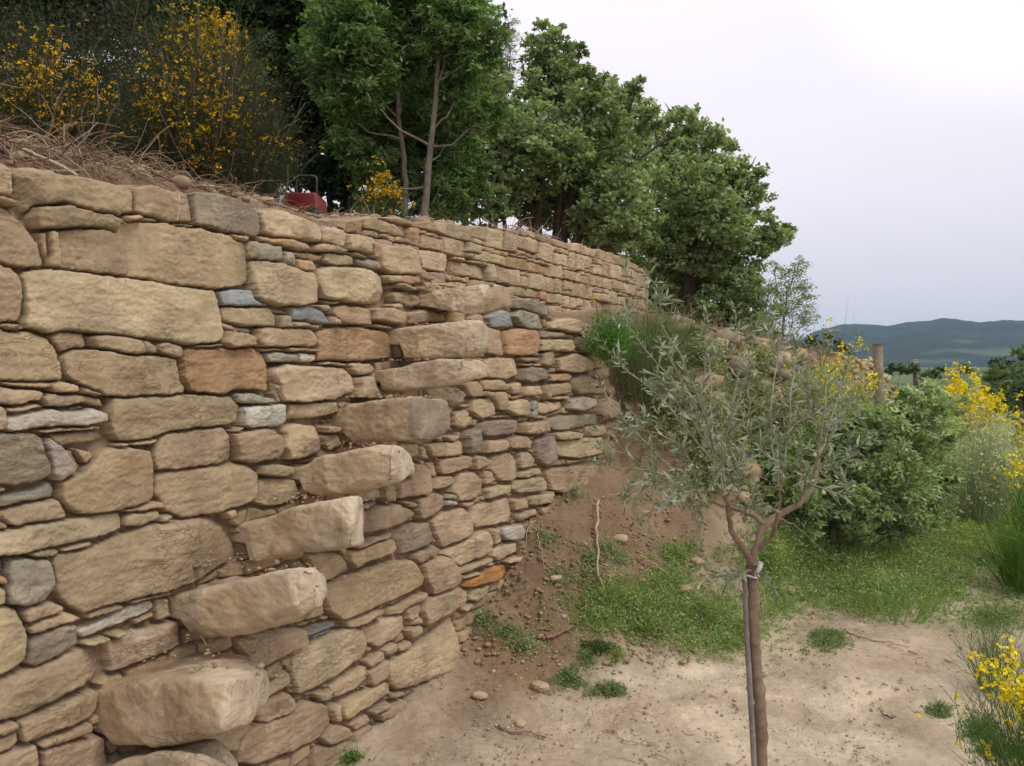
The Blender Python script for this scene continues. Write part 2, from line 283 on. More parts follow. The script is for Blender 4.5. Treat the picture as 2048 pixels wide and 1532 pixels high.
STONES = '''
@1
t 0,360 60,370 90,430 98,540 60,560 0,555 -60,550 -60,360
t 0,562 90,587 130,612 60,617 0,602
T 100,430 160,400 290,420 540,455 640,480 770,510 798,540 798,650 690,672 560,638 380,590 250,598 200,648 110,640 97,560
v 0,612 70,640 150,720 200,790 248,860 278,950 240,972 110,966 0,945 -80,940 -80,600
T 215,680 240,622 400,620 560,652 700,678 738,707 700,758 560,733 440,738 330,735 240,743
t 297,770 350,765 370,960 340,983 302,960
t 255,780 288,775 296,900 280,940 262,880
T 362,762 480,742 640,762 738,812 768,870 768,1018 560,1008 378,988 357,850
t 742,712 850,702 1100,737 1340,792 1448,842 1478,930 1498,1020 1478,1070 1250,1103 1080,1088 900,1048 790,1028 772,900 732,790
T 804,522 880,500 1118,550 1130,640 1126,708 1000,706 860,668 807,640
d 1138,532 1300,560 1420,600 1508,652 1540,740 1520,790 1430,782 1280,756 1150,726 1134,640
y 1534,650 1620,640 1740,670 1878,730 1902,790 1870,826 1740,806 1640,796 1560,768 1544,720
t 742,672 820,662 850,690 760,702
t 852,682 960,702 930,712 860,704
t 1030,708 1150,728 1158,742 1030,728
t 1190,747 1260,762 1270,780 1200,768
t 1340,777 1440,802 1440,833 1350,800
y 160,1002 260,987 520,1007 780,1042 1100,1097 1258,1112 1288,1190 1328,1350 1308,1413 1130,1431 920,1398 740,1386 500,1351 330,1366 155,1323 167,1180 142,1040
r -60,960 0,962 80,977 128,1050 157,1150 157,1250 128,1288 0,1303 -60,1303
t 0,1322 80,1302 150,1312 140,1337 60,1340
v -60,1348 0,1348 180,1352 290,1392 350,1452 388,1555 402,1637 200,1645 0,1640 -60,1640
t 322,1392 360,1362 518,1357 538,1440 518,1455 392,1458
t 547,1387 640,1377 800,1402 838,1450 830,1480 740,1478 562,1440
t 846,1402 920,1442 928,1475 862,1475 842,1440
t 942,1432 1000,1412 1080,1442 1088,1508 1000,1488 934,1462
t 1130,1438 1290,1432 1300,1446 1180,1452
b 1292,1127 1380,1107 1468,1112 1492,1168 1578,1190 1570,1205 1320,1198 1302,1160
g 1482,822 1600,832 1658,862 1661,940 1600,942 1482,922 1468,870
g 1670,887 1722,892 1736,968 1672,958
o 1532,802 1700,812 1800,842 1842,885 1780,880 1650,847 1542,832
o 1742,937 1828,937 1858,1000 1800,1002 1742,983
y 1502,942 1580,937 1738,990 1828,1012 1848,1080 1846,1188 1750,1201 1540,1181 1508,1150 1486,1000
t 1312,1218 1598,1213 1633,1262 1633,1326 1440,1318 1332,1290
t 1612,1213 1700,1237 1705,1256 1640,1243
t 1642,1262 1690,1264 1706,1333 1642,1325
t 1332,1303 1498,1342 1513,1365 1400,1358 1332,1330
t 1342,1353 1440,1358 1488,1392 1492,1438 1350,1446 1306,1422 1332,1392
t 1506,1348 1600,1333 1858,1333 1872,1438 1600,1446 1532,1442 1504,1400
b 1722,1212 1800,1208 1898,1242 1940,1308 1800,1290 1714,1288
t 1712,1298 1798,1298 1816,1330 1722,1333
@2
t 407,92 450,64 600,64 760,89 920,94 1048,108 1072,240 1096,280 1086,313 960,322 800,331 620,321 482,250 412,200 397,140
o 1094,62 1122,44 1300,48 1498,48 1556,92 1586,180 1586,300 1400,288 1320,311 1132,297 1099,220 1088,140
t 1614,214 1648,252 1648,368 1632,368 1606,262
t 22,248 308,243 318,270 180,278 42,260
t -60,278 0,278 120,288 228,293 247,340 130,368 0,376 -60,376
y 313,257 400,243 468,272 476,308 332,303
t 492,282 588,307 568,328 492,310
t 252,342 310,323 450,318 600,348 626,388 500,368 430,382 282,392
t 32,407 200,378 268,402 150,424 52,424
t 372,402 500,388 513,401 420,409
w 53,450 120,423 300,413 550,408 626,432 626,480 560,498 260,508 80,541 49,528
t -60,392 0,392 33,412 37,500 0,527 -60,527
t 242,532 588,508 598,525 262,543
t 323,562 480,543 600,533 651,557 636,588 480,607 372,631 324,590
t 644,382 682,343 820,333 1100,328 1358,333 1415,382 1406,478 1330,506 1150,516 970,536 900,576 720,586 664,558 640,470
d -60,548 0,548 200,553 238,582 277,700 297,760 277,798 120,846 0,866 -60,870
w 292,583 340,593 398,662 450,758 342,826 309,790 303,700 275,622
o 404,662 440,654 478,740 478,776 442,720
t 452,643 540,662 558,690 502,728 474,700
v 374,832 472,783 562,693 622,643 740,623 876,653 900,720 910,918 800,976 600,1006 482,1025 374,958 354,880
r 943,592 1000,544 1318,523 1376,573 1400,698 1300,726 1080,756 934,761 910,680
t 1374,552 1500,533 1608,518 1645,562 1659,640 1636,688 1500,716 1414,707 1396,620
t 934,792 1000,778 1250,743 1478,733 1525,792 1520,918 1440,966 1280,1016 1100,1040 1002,1008 935,900
g 1392,322 1500,318 1598,342 1615,364 1500,372 1402,368
W 1423,402 1540,383 1677,378 1681,478 1580,516 1433,506
t 1703,383 1850,373 1978,363 1996,420 1900,447 1703,466
t 1373,532 1430,513 1420,530 1382,543
t 762,602 938,582 900,603 800,613
t 682,607 740,602 740,623 692,628
g -60,930 0,922 200,883 328,838 366,882 340,928 180,948 0,981 -60,995
t 0,852 60,862 40,888 0,888
t 33,1012 200,963 358,943 397,1002 401,1037 200,1076 62,1091
o -60,1072 0,1072 68,1082 58,1113 0,1118 -60,1118
y -60,1145 0,1133 200,1093 500,1033 718,1009 726,1101 600,1146 350,1206 150,1246 0,1265 -60,1280
t 744,1053 780,1019 938,1003 946,1048 850,1081 744,1091
t 742,1002 820,973 948,953 957,980 860,1003 762,1013
t 962,1043 1018,1023 1018,1058 954,1066
t 182,1252 300,1218 357,1237 348,1268 220,1272
t 373,1228 538,1183 536,1208 382,1247
y 1544,822 1620,803 1738,823 1765,890 1736,936 1600,976 1524,956
t 1543,748 1620,723 1717,748 1717,778 1640,797 1544,783
y 1674,513 1740,494 1868,504 1905,590 1910,648 1800,686 1702,696 1671,620
t 1903,503 1988,513 1960,538 1913,543
t 1903,563 1988,553 2006,620 1950,636 1913,618
t 1342,1013 1398,1003 1398,1038 1362,1048
@3
g 72,214 160,199 288,209 326,292 326,358 268,446 180,476 64,471 46,400 54,272
v 334,184 560,134 700,74 900,4 1290,-41 1386,12 1435,120 1445,198 1200,296 1030,366 760,436 560,486 492,510 404,478 344,380 326,250
d -60,208 0,208 42,222 42,268 0,286 -60,290
o -60,303 0,303 48,313 48,348 0,352 -60,352
t -60,368 0,368 43,382 30,468 0,481 -60,485
y -60,493 0,493 100,504 146,562 166,650 156,798 60,856 0,876 -60,890
t 153,513 202,473 328,458 367,482 357,508 260,537 172,567
t 183,602 260,558 370,523 486,546 420,578 250,632 192,637
t 523,523 600,483 718,463 738,485 600,528 532,543
W 483,622 600,573 720,503 897,443 926,480 897,528 780,567 600,636 522,666 484,648
t 783,562 918,513 913,543 822,583
t 934,443 988,433 1016,538 943,557
t 762,443 1028,383 1028,400 782,458
d 184,702 222,643 380,603 457,593 471,698 380,766 240,826 174,817
t 654,692 760,644 1000,584 1056,579 1065,688 1000,736 860,786 674,865 655,790
t 662,643 738,623 738,643 672,663
t 502,702 638,668 638,680 562,708
r -60,950 0,933 200,853 400,774 598,714 636,762 650,866 500,946 320,1036 130,1126 0,1160 -60,1175
t 124,1172 182,1133 400,1043 586,974 586,1088 538,1126 300,1216 152,1275 124,1240
t -60,1203 0,1203 98,1163 113,1190 60,1218 0,1238 -60,1245
t -60,1253 0,1253 106,1214 112,1278 60,1326 0,1336 -60,1340
t 243,1292 282,1263 526,1164 526,1208 400,1257 262,1308
r 253,1333 400,1284 600,1244 640,1410 640,1520 262,1520 254,1400
y -60,1353 0,1353 120,1324 218,1294 238,1400 238,1520 -60,1520
t 1534,862 1638,804 1656,830 1638,878 1552,906
t 1562,952 1688,854 1716,930 1582,1006 1562,980
t 1514,1092 1580,1034 1700,994 1745,1050 1698,1126 1572,1196 1522,1150
t 1044,1292 1300,1194 1476,1144 1467,1198 1388,1328 1200,1310
t 1404,692 1560,654 1776,612 1796,688 1640,778 1502,836 1463,780
b 1803,642 1968,573 1972,598 1842,676
@4
y 497,217 598,228 631,262 622,338 502,288
y 638,258 762,302 766,366 642,342
t 452,322 500,313 638,352 560,363 452,348
y 523,372 668,382 676,438 562,433 510,415
t 333,362 430,368 514,390 500,410 402,407 332,380
t 642,362 758,387 740,400 652,376
g 693,397 828,417 841,458 703,428
t 777,303 828,314 836,398 794,392
y 844,334 955,316 1046,342 1074,420 1076,490 900,486 848,450
t 862,498 928,503 932,538 872,533
o 938,503 1068,503 1077,543 1000,547 943,530
y 952,540 1028,573 1018,588 952,562
t 1037,572 1098,563 1078,588
y 463,473 560,449 778,464 846,512 875,592 885,660 740,660 560,636 482,607 455,540
r 903,603 990,593 1057,622 1075,668 1018,677 923,657
t 893,673 948,658 962,698 902,688
r 993,723 1080,703 1207,728 1216,758 1100,772 1002,777
r 563,693 620,673 738,692 766,722 770,786 640,786 573,758
t 774,693 898,688 977,722 995,768 900,781 782,758
t 503,648 608,648 598,664 532,663
t 453,683 520,668 547,700 502,704
y 548,743 588,743 588,788 552,778
t 792,788 898,807 888,814 784,797
t 420,788 480,792 470,806 425,804
o 474,832 560,813 700,803 868,833 915,882 935,980 700,996 466,996 494,930
t 133,932 270,928 268,940 152,944
t 287,928 488,933 478,945 292,944
g 163,963 240,951 346,966 346,998 240,1011 182,1006
W 354,958 462,958 448,998 362,1002
y 204,1053 300,1024 500,1038 618,1043 675,1092 680,1178 560,1220 380,1235 253,1235 204,1120
t 503,1013 638,1013 638,1028 512,1024
t 652,1018 760,1013 800,1045 778,1072 702,1076 662,1053
t 689,1098 758,1088 796,1200 740,1211 693,1211
t 1180,1150 1250,1152 1320,1180 1330,1240 1260,1270 1190,1262
@7
t 492,873 560,843 597,853 616,936 532,917
b 608,863 720,819 766,833 795,927 643,936
g 774,853 830,814 956,844 1005,946 880,946 813,908
y 1034,903 1150,874 1256,893 1276,938 1200,971 1110,951 1024,938
d 793,753 850,733 998,763 1036,830 1008,857 880,827 794,798
r 548,953 620,938 697,963 715,1002 711,1126 602,1106 564,1000
o 724,963 820,944 926,963 940,1010 936,1106 860,1126 734,1116
d 953,963 1138,973 1138,998 962,1003
y 963,1023 1178,1018 1201,1070 1158,1096 963,1091
d 1213,1003 1300,1014 1376,1062 1396,1138 1260,1106 1214,1060
t 594,1153 700,1139 816,1154 825,1256 758,1285 604,1276 594,1220
v 974,1113 1048,1103 1056,1188 1028,1201 979,1188
y 1074,1153 1200,1114 1296,1162 1315,1217 1200,1241 1093,1227
t 822,1143 958,1143 968,1163 862,1168
t 842,1182 968,1187 958,1198 852,1195
d 844,1223 900,1204 1006,1218 1025,1278 900,1310 845,1288
o 1043,1262 1158,1248 1186,1270 1158,1298 1052,1298
t 1024,1328 1177,1313 1181,1378 1062,1401 1024,1388
t 1194,1273 1298,1254 1336,1302 1341,1376 1240,1391 1194,1350
v 443,1323 538,1304 566,1342 556,1406 482,1406
t 574,1303 698,1293 760,1350 738,1362 582,1362
t 753,1333 828,1314 855,1378 782,1386
t 853,1338 957,1333 966,1397 862,1397
t 982,1333 1018,1333 1027,1418 1002,1427 983,1380
w 1144,1433 1260,1409 1346,1423 1356,1468 1250,1506 1152,1488
t 953,1458 1108,1444 1121,1475 1000,1526 953,1508
r 1374,1442 1430,1404 1496,1452 1506,1528 1400,1576 1374,1538
t 648,1378 728,1373 746,1470 738,1496 682,1496 654,1420
t 504,1433 618,1419 656,1452 666,1526 560,1556 504,1498
t 743,1443 878,1429 896,1470 896,1526 800,1536 748,1498
b 903,1443 942,1438 942,1488 906,1492
g 907,1503 947,1503 947,1557 907,1548
t 577,1373 637,1378 637,1407 582,1402
t 1042,1412 1158,1407 1140,1424 1042,1423
t 193,1353 280,1344 428,1353 455,1438 280,1476 202,1458
t 323,1483 378,1473 378,1528 332,1528
@5
t 1263,133 1348,118 1356,198 1328,226 1272,207
d 1413,203 1450,188 1647,173 1651,238 1600,257 1452,271 1413,240
t 1663,198 1788,184 1806,238 1700,261 1663,248
d 1818,173 1880,154 2048,144 2160,152 2168,198 2048,211 1862,236 1813,200
t 1833,262 1920,243 2008,257 1988,287 1862,288
d 1333,253 1398,228 1416,260 1416,357 1342,366
r 1443,303 1568,294 1576,312 1570,350 1560,353 1443,371
t 1583,283 1678,269 1716,300 1697,338 1640,338 1585,345
d 1733,293 1838,264 1851,330 1856,418 1790,441 1742,398
t 1217,273 1288,263 1288,288 1242,302
t 1217,313 1308,299 1321,368 1260,387 1213,391
t 1113,323 1198,313 1201,382 1132,387
t 943,323 1068,318 1071,388 1002,402 984,370
t 1184,423 1250,399 1356,384 1361,447 1202,501 1188,460
t 1373,393 1428,388 1461,420 1448,442 1382,466
v 1484,393 1600,369 1631,420 1631,517 1540,531 1479,460
y 1643,368 1698,363 1746,420 1718,448 1652,457
t 1652,482 1768,463 1771,498 1700,512 1648,512
t 1433,473 1478,478 1486,548 1442,557
t 1603,543 1778,509 1806,550 1796,587 1650,606 1603,580
v 1294,493 1380,484 1421,532 1416,617 1350,646 1292,646 1245,590
t 1118,523 1250,509 1271,540 1200,571 1122,581
t 1113,433 1162,423 1176,508 1117,511
t 943,423 1068,444 1106,490 1106,606 933,636 924,560 982,520
t 1453,578 1588,553 1588,598 1462,636
t 1693,633 1848,594 1851,648 1750,676 1702,672
t 1608,643 1688,638 1696,688 1620,706
y 1393,683 1500,654 1586,634 1606,700 1601,766 1480,796 1412,810 1384,740
t 1622,733 1748,698 1752,728 1660,766
o 1762,693 1832,683 1828,708 1770,727
t 1683,793 1760,754 1806,762 1806,808 1750,846 1683,837
W 1543,813 1648,788 1661,820 1661,867 1570,881 1543,850
t 1483,823 1518,813 1541,860 1546,898 1502,906
t 1493,933 1627,894 1636,938 1598,957 1512,1001 1484,970
d 1653,893 1757,873 1738,928 1660,966
t 1553,1002 1648,973 1638,998 1570,1018
r 1044,643 1140,604 1196,612 1201,678 1150,726 1062,761 1044,700
g 1217,623 1268,608 1278,638 1217,638
w 1212,653 1273,648 1273,668 1216,678
t 1302,667 1383,658 1378,678 1340,688
t 962,653 1058,658 1052,688 1002,688
y 1134,773 1200,724 1318,694 1386,762 1395,828 1300,876 1193,920 1164,860
t 863,563 908,558 921,648 872,657 854,620
t 703,603 828,578 837,628 722,661
t 703,683 828,653 818,670 712,706
v 714,723 850,684 948,674 1034,722 1006,757 880,806 743,845 714,780
d 914,833 1000,794 1087,779 1126,860 1135,880 1060,926 953,965 934,880
t 683,912 860,854 898,838 888,865 702,932
t 653,963 880,874 916,882 926,947 760,1006 693,1045 653,1000
r 1033,963 1148,914 1171,940 1158,957 1062,1020 1034,990
y 1184,953 1330,894 1456,824 1485,898 1476,947 1300,1035 1243,980
t 1074,1023 1140,994 1226,974 1286,1062 1295,1127 1190,1176 1134,1195 1084,1100
t 404,973 590,964 636,1010 675,1060 502,1125 474,1050
v 504,1153 660,1094 900,1014 1027,999 1080,1110 1066,1147 860,1235 592,1340 524,1288
t 874,1293 1088,1184 1101,1200 1060,1237 902,1325 864,1318
t 624,1353 828,1284 836,1300 700,1376 642,1396
t 1084,1233 1288,1154 1325,1182 1321,1248 1240,1306 1104,1380 1074,1300
t 1263,1063 1420,1003 1476,984 1468,1008 1290,1077
t 1303,1093 1418,1063 1400,1088 1320,1108
O 1343,1122 1460,1054 1578,1024 1588,1050 1500,1117 1400,1147 1333,1152
t 1363,1183 1478,1149 1478,1188 1400,1241 1372,1228
t 1313,1282 1398,1253 1332,1298
t 1612,1043 1698,984 1680,1018 1620,1057
t 993,1283 1067,1254 1067,1348 1002,1386
G 383,1423 558,1353 567,1388 402,1457
t 733,1383 828,1353 818,1370 742,1394
y 1862,303 2010,287 2160,277 2218,300 2190,350 2000,398 1880,388 1864,350
T 1802,473 1900,457 2128,432 2146,500 2040,560 1900,606 1834,590
t 2030,215 2150,210 2160,262 2040,275
@6
y 4,722 150,644 330,604 388,624 406,700 391,788 260,876 60,985 12,996 -16,860
y 394,603 480,564 617,534 636,608 560,676 472,715 423,688
t 402,592 468,563 473,580 402,603
t 643,563 718,514 727,578 652,597
t 648,613 717,588 712,638 662,666
t 503,733 568,694 577,738 522,767
t 593,723 658,684 667,708 602,747
t 403,803 498,744 506,778 432,836
t 544,813 650,744 850,604 926,544 941,640 941,758 897,836 780,896 640,956 592,971 544,938 534,860
t 418,863 536,794 531,898 432,946
t 204,953 406,834 406,918 320,976 232,1016 204,988
t 254,1063 430,964 527,924 531,988 420,1056 272,1140 254,1110
t 113,992 198,973 202,1018 142,1032
r -346,1243 -150,1124 80,1044 166,1059 195,1168 148,1236 -50,1326 -250,1406 -356,1400
t 193,1083 242,1053 251,1148 212,1157
t 213,1173 298,1193 316,1248 180,1287 134,1240
t 303,1173 408,1109 427,1158 340,1207
t 433,1093 527,1044 518,1078 440,1112
t 543,993 638,983 598,1018 552,1023
t 643,1083 698,1004 747,984 698,1058 652,1097
t 330,1230 430,1180 470,1210 430,1290 330,1330
t 110,1310 200,1300 290,1270 310,1360 200,1420 100,1420
t 480,1110 560,1060 620,1030 640,1070 560,1120 490,1150
'''
# ------------------------------------------------ plan of the walls
class Path:
    def __init__(s, P, n=1200):
        P = np.asarray(P, float)
        seg = np.linalg.norm(np.diff(P, axis=0), axis=1); c = np.concatenate([[0], np.cumsum(seg)])
        s.len = c[-1]; s.s = np.linspace(0, s.len, n)
        q = np.stack([np.interp(s.s, c, P[:, 0]), np.interp(s.s, c, P[:, 1])], 1)
        k = 25                                       # round the bends a little
        pad = np.concatenate([q[0] + (q[0] - q[1]) * np.arange(k, 0, -1)[:, None], q, q[-1] + (q[-1] - q[-2]) * np.arange(1, k + 1)[:, None]])
        ker = np.ones(2 * k + 1) / (2 * k + 1)
        s.P = np.stack([np.convolve(pad[:, i], ker, 'valid') for i in (0, 1)], 1)
        t = np.gradient(s.P, axis=0); t /= np.linalg.norm(t, axis=1)[:, None]
        s.T = t; s.N = np.stack([t[:, 1], -t[:, 0]], 1)     # points to the photographer's side
        s.px = np.where(s.P[:, 1] > .3, s.P[:, 0] / np.maximum(s.P[:, 1], .3) * F + HX, -9e3)
    def pt(s, x): return np.stack([np.interp(x, s.s, s.P[:, 0]), np.interp(x, s.s, s.P[:, 1])], -1)
    def nm(s, x): return np.stack([np.interp(x, s.s, s.N[:, 0]), np.interp(x, s.s, s.N[:, 1])], -1)
    def tg(s, x): return np.stack([np.interp(x, s.s, s.T[:, 0]), np.interp(x, s.s, s.T[:, 1])], -1)
    def ray(s, px):
        m = np.maximum.accumulate(s.px)
        ok = np.concatenate([[True], np.diff(m) > 1e-9])
        return np.interp(px, m[ok], s.s[ok])
    def dist(s, X, Y, step=6):
        """signed distance (positive on the photographer's side) and s of the nearest point"""
        X = np.ravel(X); Y = np.ravel(Y)
        A = s.P[::step]; S = s.s[::step]; NN = s.N[::step]
        D = np.empty(len(X)); SS = np.empty(len(X))
        for a in range(0, len(X), 40000):
            dx = X[a:a + 40000, None] - A[None, :, 0]; dy = Y[a:a + 40000, None] - A[None, :, 1]
            d2 = dx * dx + dy * dy
            i = np.argmin(d2, 1); r = np.arange(len(i))
            ddx, ddy = dx[r, i], dy[r, i]
            sg = np.sign(ddx * NN[i, 0] + ddy * NN[i, 1]); sg[sg == 0] = 1
            D[a:a + 40000] = sg * np.sqrt(d2[r, i])
            SS[a:a + 40000] = S[i] + ddx * s.T[::step][i, 0] + ddy * s.T[::step][i, 1]
        return D, SS
def arcpath(P0, a0, a1, L_, n=10):
    out = []; p = np.array(P0, float)
    for i in range(n):
        a = R(a0 + (a1 - a0) * (i + .5) / n)
        p = p + np.array([math.sin(a), math.cos(a)]) * L_ / n
        out.append(p.copy())
    return out
W1P = [(-2.563 + .577 * y, y) for y in (-1.2, .6, 2., 4.1)]
W1P += arcpath(W1P[-1], 30, 39, 1.9)
W1 = Path(W1P)
e1 = W1P[-1]
EDGE = Path([(-2.563 + .577 * y, y) for y in (-6, -1.2, 4.1)] + arcpath(W1P[3], 30, 39, 1.9) + [(4.9, 11.), (6.6, 14.), (7.2, 18), (5.5, 24)], 2400)
W2P = [(-3.148 + .532 * y, y) for y in (3.6, 6., 8.3)]
W2P += arcpath(W2P[-1], 27, -40, 3.6, 16)
W2P += [(-1.5, 15.5)]
W2 = Path(W2P)
# ------------------------------------------------ dry stone relief
CT = {'t': (.405, .302, .195), 'T': (.345, .252, .16), 'v': (.375, .285, .178), 'y': (.455, .348, .225), 'r': (.375, .272, .18), 'o': (.40, .252, .145), 'O': (.42, .19, .07),
      'd': (.27, .215, .16), 'g': (.32, .288, .228), 'b': (.27, .28, .275), 'G': (.20, .19, .18), 'w': (.46, .405, .325), 'W': (.51, .46, .395)}  # dark brown d also stands for the shadow painted onto one block
def chaikin(P, it=1, f=.2):
    P = np.asarray(P, float)
    for _ in range(it):
        Q = np.roll(P, -1, 0)
        P = np.stack([P * (1 - f) + Q * f, P * f + Q * (1 - f)], 1).reshape(-1, 2)
    return P
def polydist(px, py, P):
    Q = np.roll(P, -1, 0)
    d = np.full(px.shape, 9.); ins = np.zeros(px.shape, bool)
    for (ax, ay), (bx, by) in zip(P, Q):
        ex, ey = bx - ax, by - ay
        t = np.clip(((px - ax) * ex + (py - ay) * ey) / (ex * ex + ey * ey + 1e-12), 0, 1)
        d = np.minimum(d, np.hypot(px - ax - t * ex, py - ay - t * ey))
        c = (ay > py) != (by > py)
        ins ^= c & (px < (bx - ax) * (py - ay) / (by - ay + 1e-12) + ax)
    return np.where(ins, d, -d)
def relief_wall(name, path, sl, zb, zt, nz, stones, parent, seed, jit=1., topw=.5, chip=(.13, .06), grow=.0018):
    ns_ = len(sl)
    t = np.linspace(0, 1, nz)
    S = np.repeat(sl[:, None], nz, 1)
    Z = zb[:, None] + (zt - zb)[:, None] * t[None]
    wx = S + .006 * fbm(S, Z, scale=22, oct=3, seed=seed) + .0025 * fbm(S, Z, scale=90, oct=2, seed=seed + 5)
    wz = Z + .006 * fbm(S, Z, scale=22, oct=3, seed=seed + 9) + .0025 * fbm(S, Z, scale=90, oct=2, seed=seed + 3)
    rng = np.random.default_rng(seed)
    H = np.full(S.shape, -9.); DM = np.full(S.shape, -.5); D2 = np.full(S.shape, -.5); C = np.zeros(S.shape + (3,))
    for col, P in stones:
        P = chaikin(P, 1, .07)
        lo = P.min(0) - .03; hi = P.max(0) + .03
        i0, i1 = np.searchsorted(sl, [lo[0], hi[0]])
        if i1 - i0 < 2: continue
        zz = Z[i0:i1]
        cols = np.where((zz.max(0) > lo[1]) & (zz.min(0) < hi[1]))[0]
        off = rng.normal(0, .010) * jit; ta, tb = rng.normal(0, .05, 2) * jit
        cc = np.array(CT[col]) * rng.normal(1, .07) * (1 + rng.normal(0, .02, 3))
        if len(cols) == 0: continue
        j0, j1 = cols[0], cols[-1] + 1
        x = wx[i0:i1, j0:j1]; z = wz[i0:i1, j0:j1]
        d = polydist(x, z, P) + grow
        sz = min(hi[0] - lo[0], hi[1] - lo[1])
        r = min(rng.uniform(.007, .014), .16 * sz)
        ctr = P.mean(0)
        e = np.clip(d / r, 0, 1)
        e2 = np.clip(d / (r * 2.6), 0, 1)
        k = rng.integers(0, 999)
        n1 = fbm(x + k, z * 1.4 - k, scale=7, oct=3, seed=k)
        n2 = fbm(x * .6 + k, z * 2.2, scale=34, oct=4, seed=k + 1)
        fac = np.abs(fbm(x + k, z * 1.3, scale=5, oct=1, seed=k + 2))     # broad chisel facets
        h = off + ta * (x - ctr[0]) + tb * (z - ctr[1]) - r * .95 * (1 - np.sqrt(np.maximum(1 - (1 - e) ** 2, 0))) - .0025 * (1 - e2) ** 2
        big = min(1., sz / .12)
        h = h + (.003 * n1 - .017 * fac + .007) * big + .0042 * n2 + .0035 * np.abs(fbm(x * .7 - k, z * 1.8, scale=13, oct=3, seed=k + 8)) + .0026 * fbm(x, z * 1.6, scale=110, oct=2, seed=k + 7) - .004 * sst(.3, .7, fbm(x + k, z, scale=26, oct=2, seed=k + 17))
        # chipped corner
        if rng.random() < .55 and sz > .05:
            a = rng.random() * 6.28; q = (x - ctr[0]) * math.cos(a) + (z - ctr[1]) * math.sin(a)
            lim = (abs(math.cos(a)) * (hi[0] - lo[0]) + abs(math.sin(a)) * (hi[1] - lo[1])) * .5 - .03
            h = h - np.maximum(q - lim * rng.uniform(.35, .8), 0) * rng.uniform(.3, .8)
        # split faces: a few plane cuts leave crisp ridges
        for _c in range(4 if sz > .06 else 2):
            a = rng.random() * 6.28; q = (x - ctr[0]) * math.cos(a) + (z - ctr[1]) * math.sin(a)
            ext = (abs(math.cos(a)) * (hi[0] - lo[0]) + abs(math.sin(a)) * (hi[1] - lo[1])) * .5 - .03
            h = np.minimum(h, off + .004 - (q - ext * rng.uniform(.25, .95)) * rng.uniform(.06, .38) + .003 * n1 + .003 * n2)
        h = np.where(d > 0, h, -9)
        sub = H[i0:i1, j0:j1]; up = h > sub
        H[i0:i1, j0:j1] = np.where(up, h, sub)
        D2[i0:i1, j0:j1] = np.maximum(D2[i0:i1, j0:j1], np.minimum(DM[i0:i1, j0:j1], d))
        DM[i0:i1, j0:j1] = np.maximum(DM[i0:i1, j0:j1], d)
        var = 1 + .09 * n1 + .10 * n2
        patch = sst(.15, .5, fbm(x + 2 * k, z, scale=9, oct=3, seed=k + 4)) * rng.uniform(0, .5)
        c2 = np.array(CT[rng.choice(list('ydrov'))])
        cs = (cc * (1 - patch[..., None]) + c2 * patch[..., None]) * var[..., None]
        cs = cs * (1 + .13 * fbm(x * .45 + k, z * 4.5, scale=13, oct=4, seed=k + 13, gain=.65) + .07 * fbm(x, z, scale=140, oct=2, seed=k + 14))[..., None]
        pale = sst(.30, .42, fbm(x + 3 * k, z * 1.5, scale=16, oct=4, seed=k + 11)) * rng.uniform(.0, .55)
        cs = cs * (1 - pale[..., None]) + np.array((.50, .41, .31)) * pale[..., None]
        dk_ = sst(.25, .45, fbm(x - k, z * .7, scale=13, oct=4, seed=k + 12)) * rng.uniform(.0, .5)
        cs = cs * (1 - dk_[..., None]) + np.array((.25, .185, .135)) * dk_[..., None]
        C[i0:i1, j0:j1][up] = cs[up]
    gv = np.clip(1 - (DM - D2 - .001) / .010, 0, 1) * (DM < .03) * (DM > 0)
    H = H - .034 * gv; C = C * (1 - .45 * gv[..., None])
    # small packing stones in the wider gaps, earth in the joints
    gx, gz = S / chip[0] + .35 * fbm(S, Z, scale=9, oct=2, seed=seed + 30), Z / chip[1] + .35 * fbm(S, Z, scale=9, oct=2, seed=seed + 31)
    row = np.floor(gz); gx = gx + ihash(row.astype(np.int64), row.astype(np.int64) * 0, row.astype(np.int64) * 0, seed)
    ci = np.floor(gx)
    ed = np.minimum(np.minimum(gx - ci, 1 - gx + ci) * chip[0], np.minimum(gz - row, 1 - gz + row) * chip[1])
    rid = ihash(ci.astype(np.int64), row.astype(np.int64), row.astype(np.int64) * 0, seed + 2)
    hb = -.036 + .022 * rid - .02 * (1 - np.clip((ed - .002) / .010, 0, 1)) ** 2 * 1.2 + .004 * fbm(S, Z, scale=30, oct=3, seed=seed + 6)
    soil = -.060 + .024 * fbm(S, Z, scale=5, oct=3, seed=seed + 7) + .010 * fbm(S, Z, scale=55, oct=3, seed=seed + 8)
    wide = sst(.013, .020, -DM) * (ed > .002)
    hb = np.where(wide > .5, hb, soil)
    cb = np.array((.35, .255, .155)) * (.85 + .35 * rid[..., None]) * np.ones(3)
    csoil = np.array((.29, .205, .13)) * (1 + .15 * fbm(S, Z, scale=40, oct=2, seed=seed + 12)[..., None])
    cb = np.where((wide > .5)[..., None], cb, csoil)
    low = hb > H
    H = np.where(low, hb, H); C[low] = cb[low]
    # dust and soil lodged near the very bottom and in hollows
    P = path.pt(S.ravel()).reshape(ns_, nz, 2); NN = path.nm(S.ravel()).reshape(ns_, nz, 2)
    V = np.concatenate([P + NN * H[..., None], Z[..., None]], -1)
    # top of the wall, running back
    back = np.array([.012, .035, .07, .12, .18, .26, .36, topw])
    Sb = np.repeat(sl[:, None], len(back), 1); B = np.repeat(back[None], ns_, 0)
    Pb = path.pt(Sb.ravel()).reshape(ns_, -1, 2); Nb = path.nm(Sb.ravel()).reshape(ns_, -1, 2)
    hb_ = H[:, -1][:, None] * np.ones_like(B)
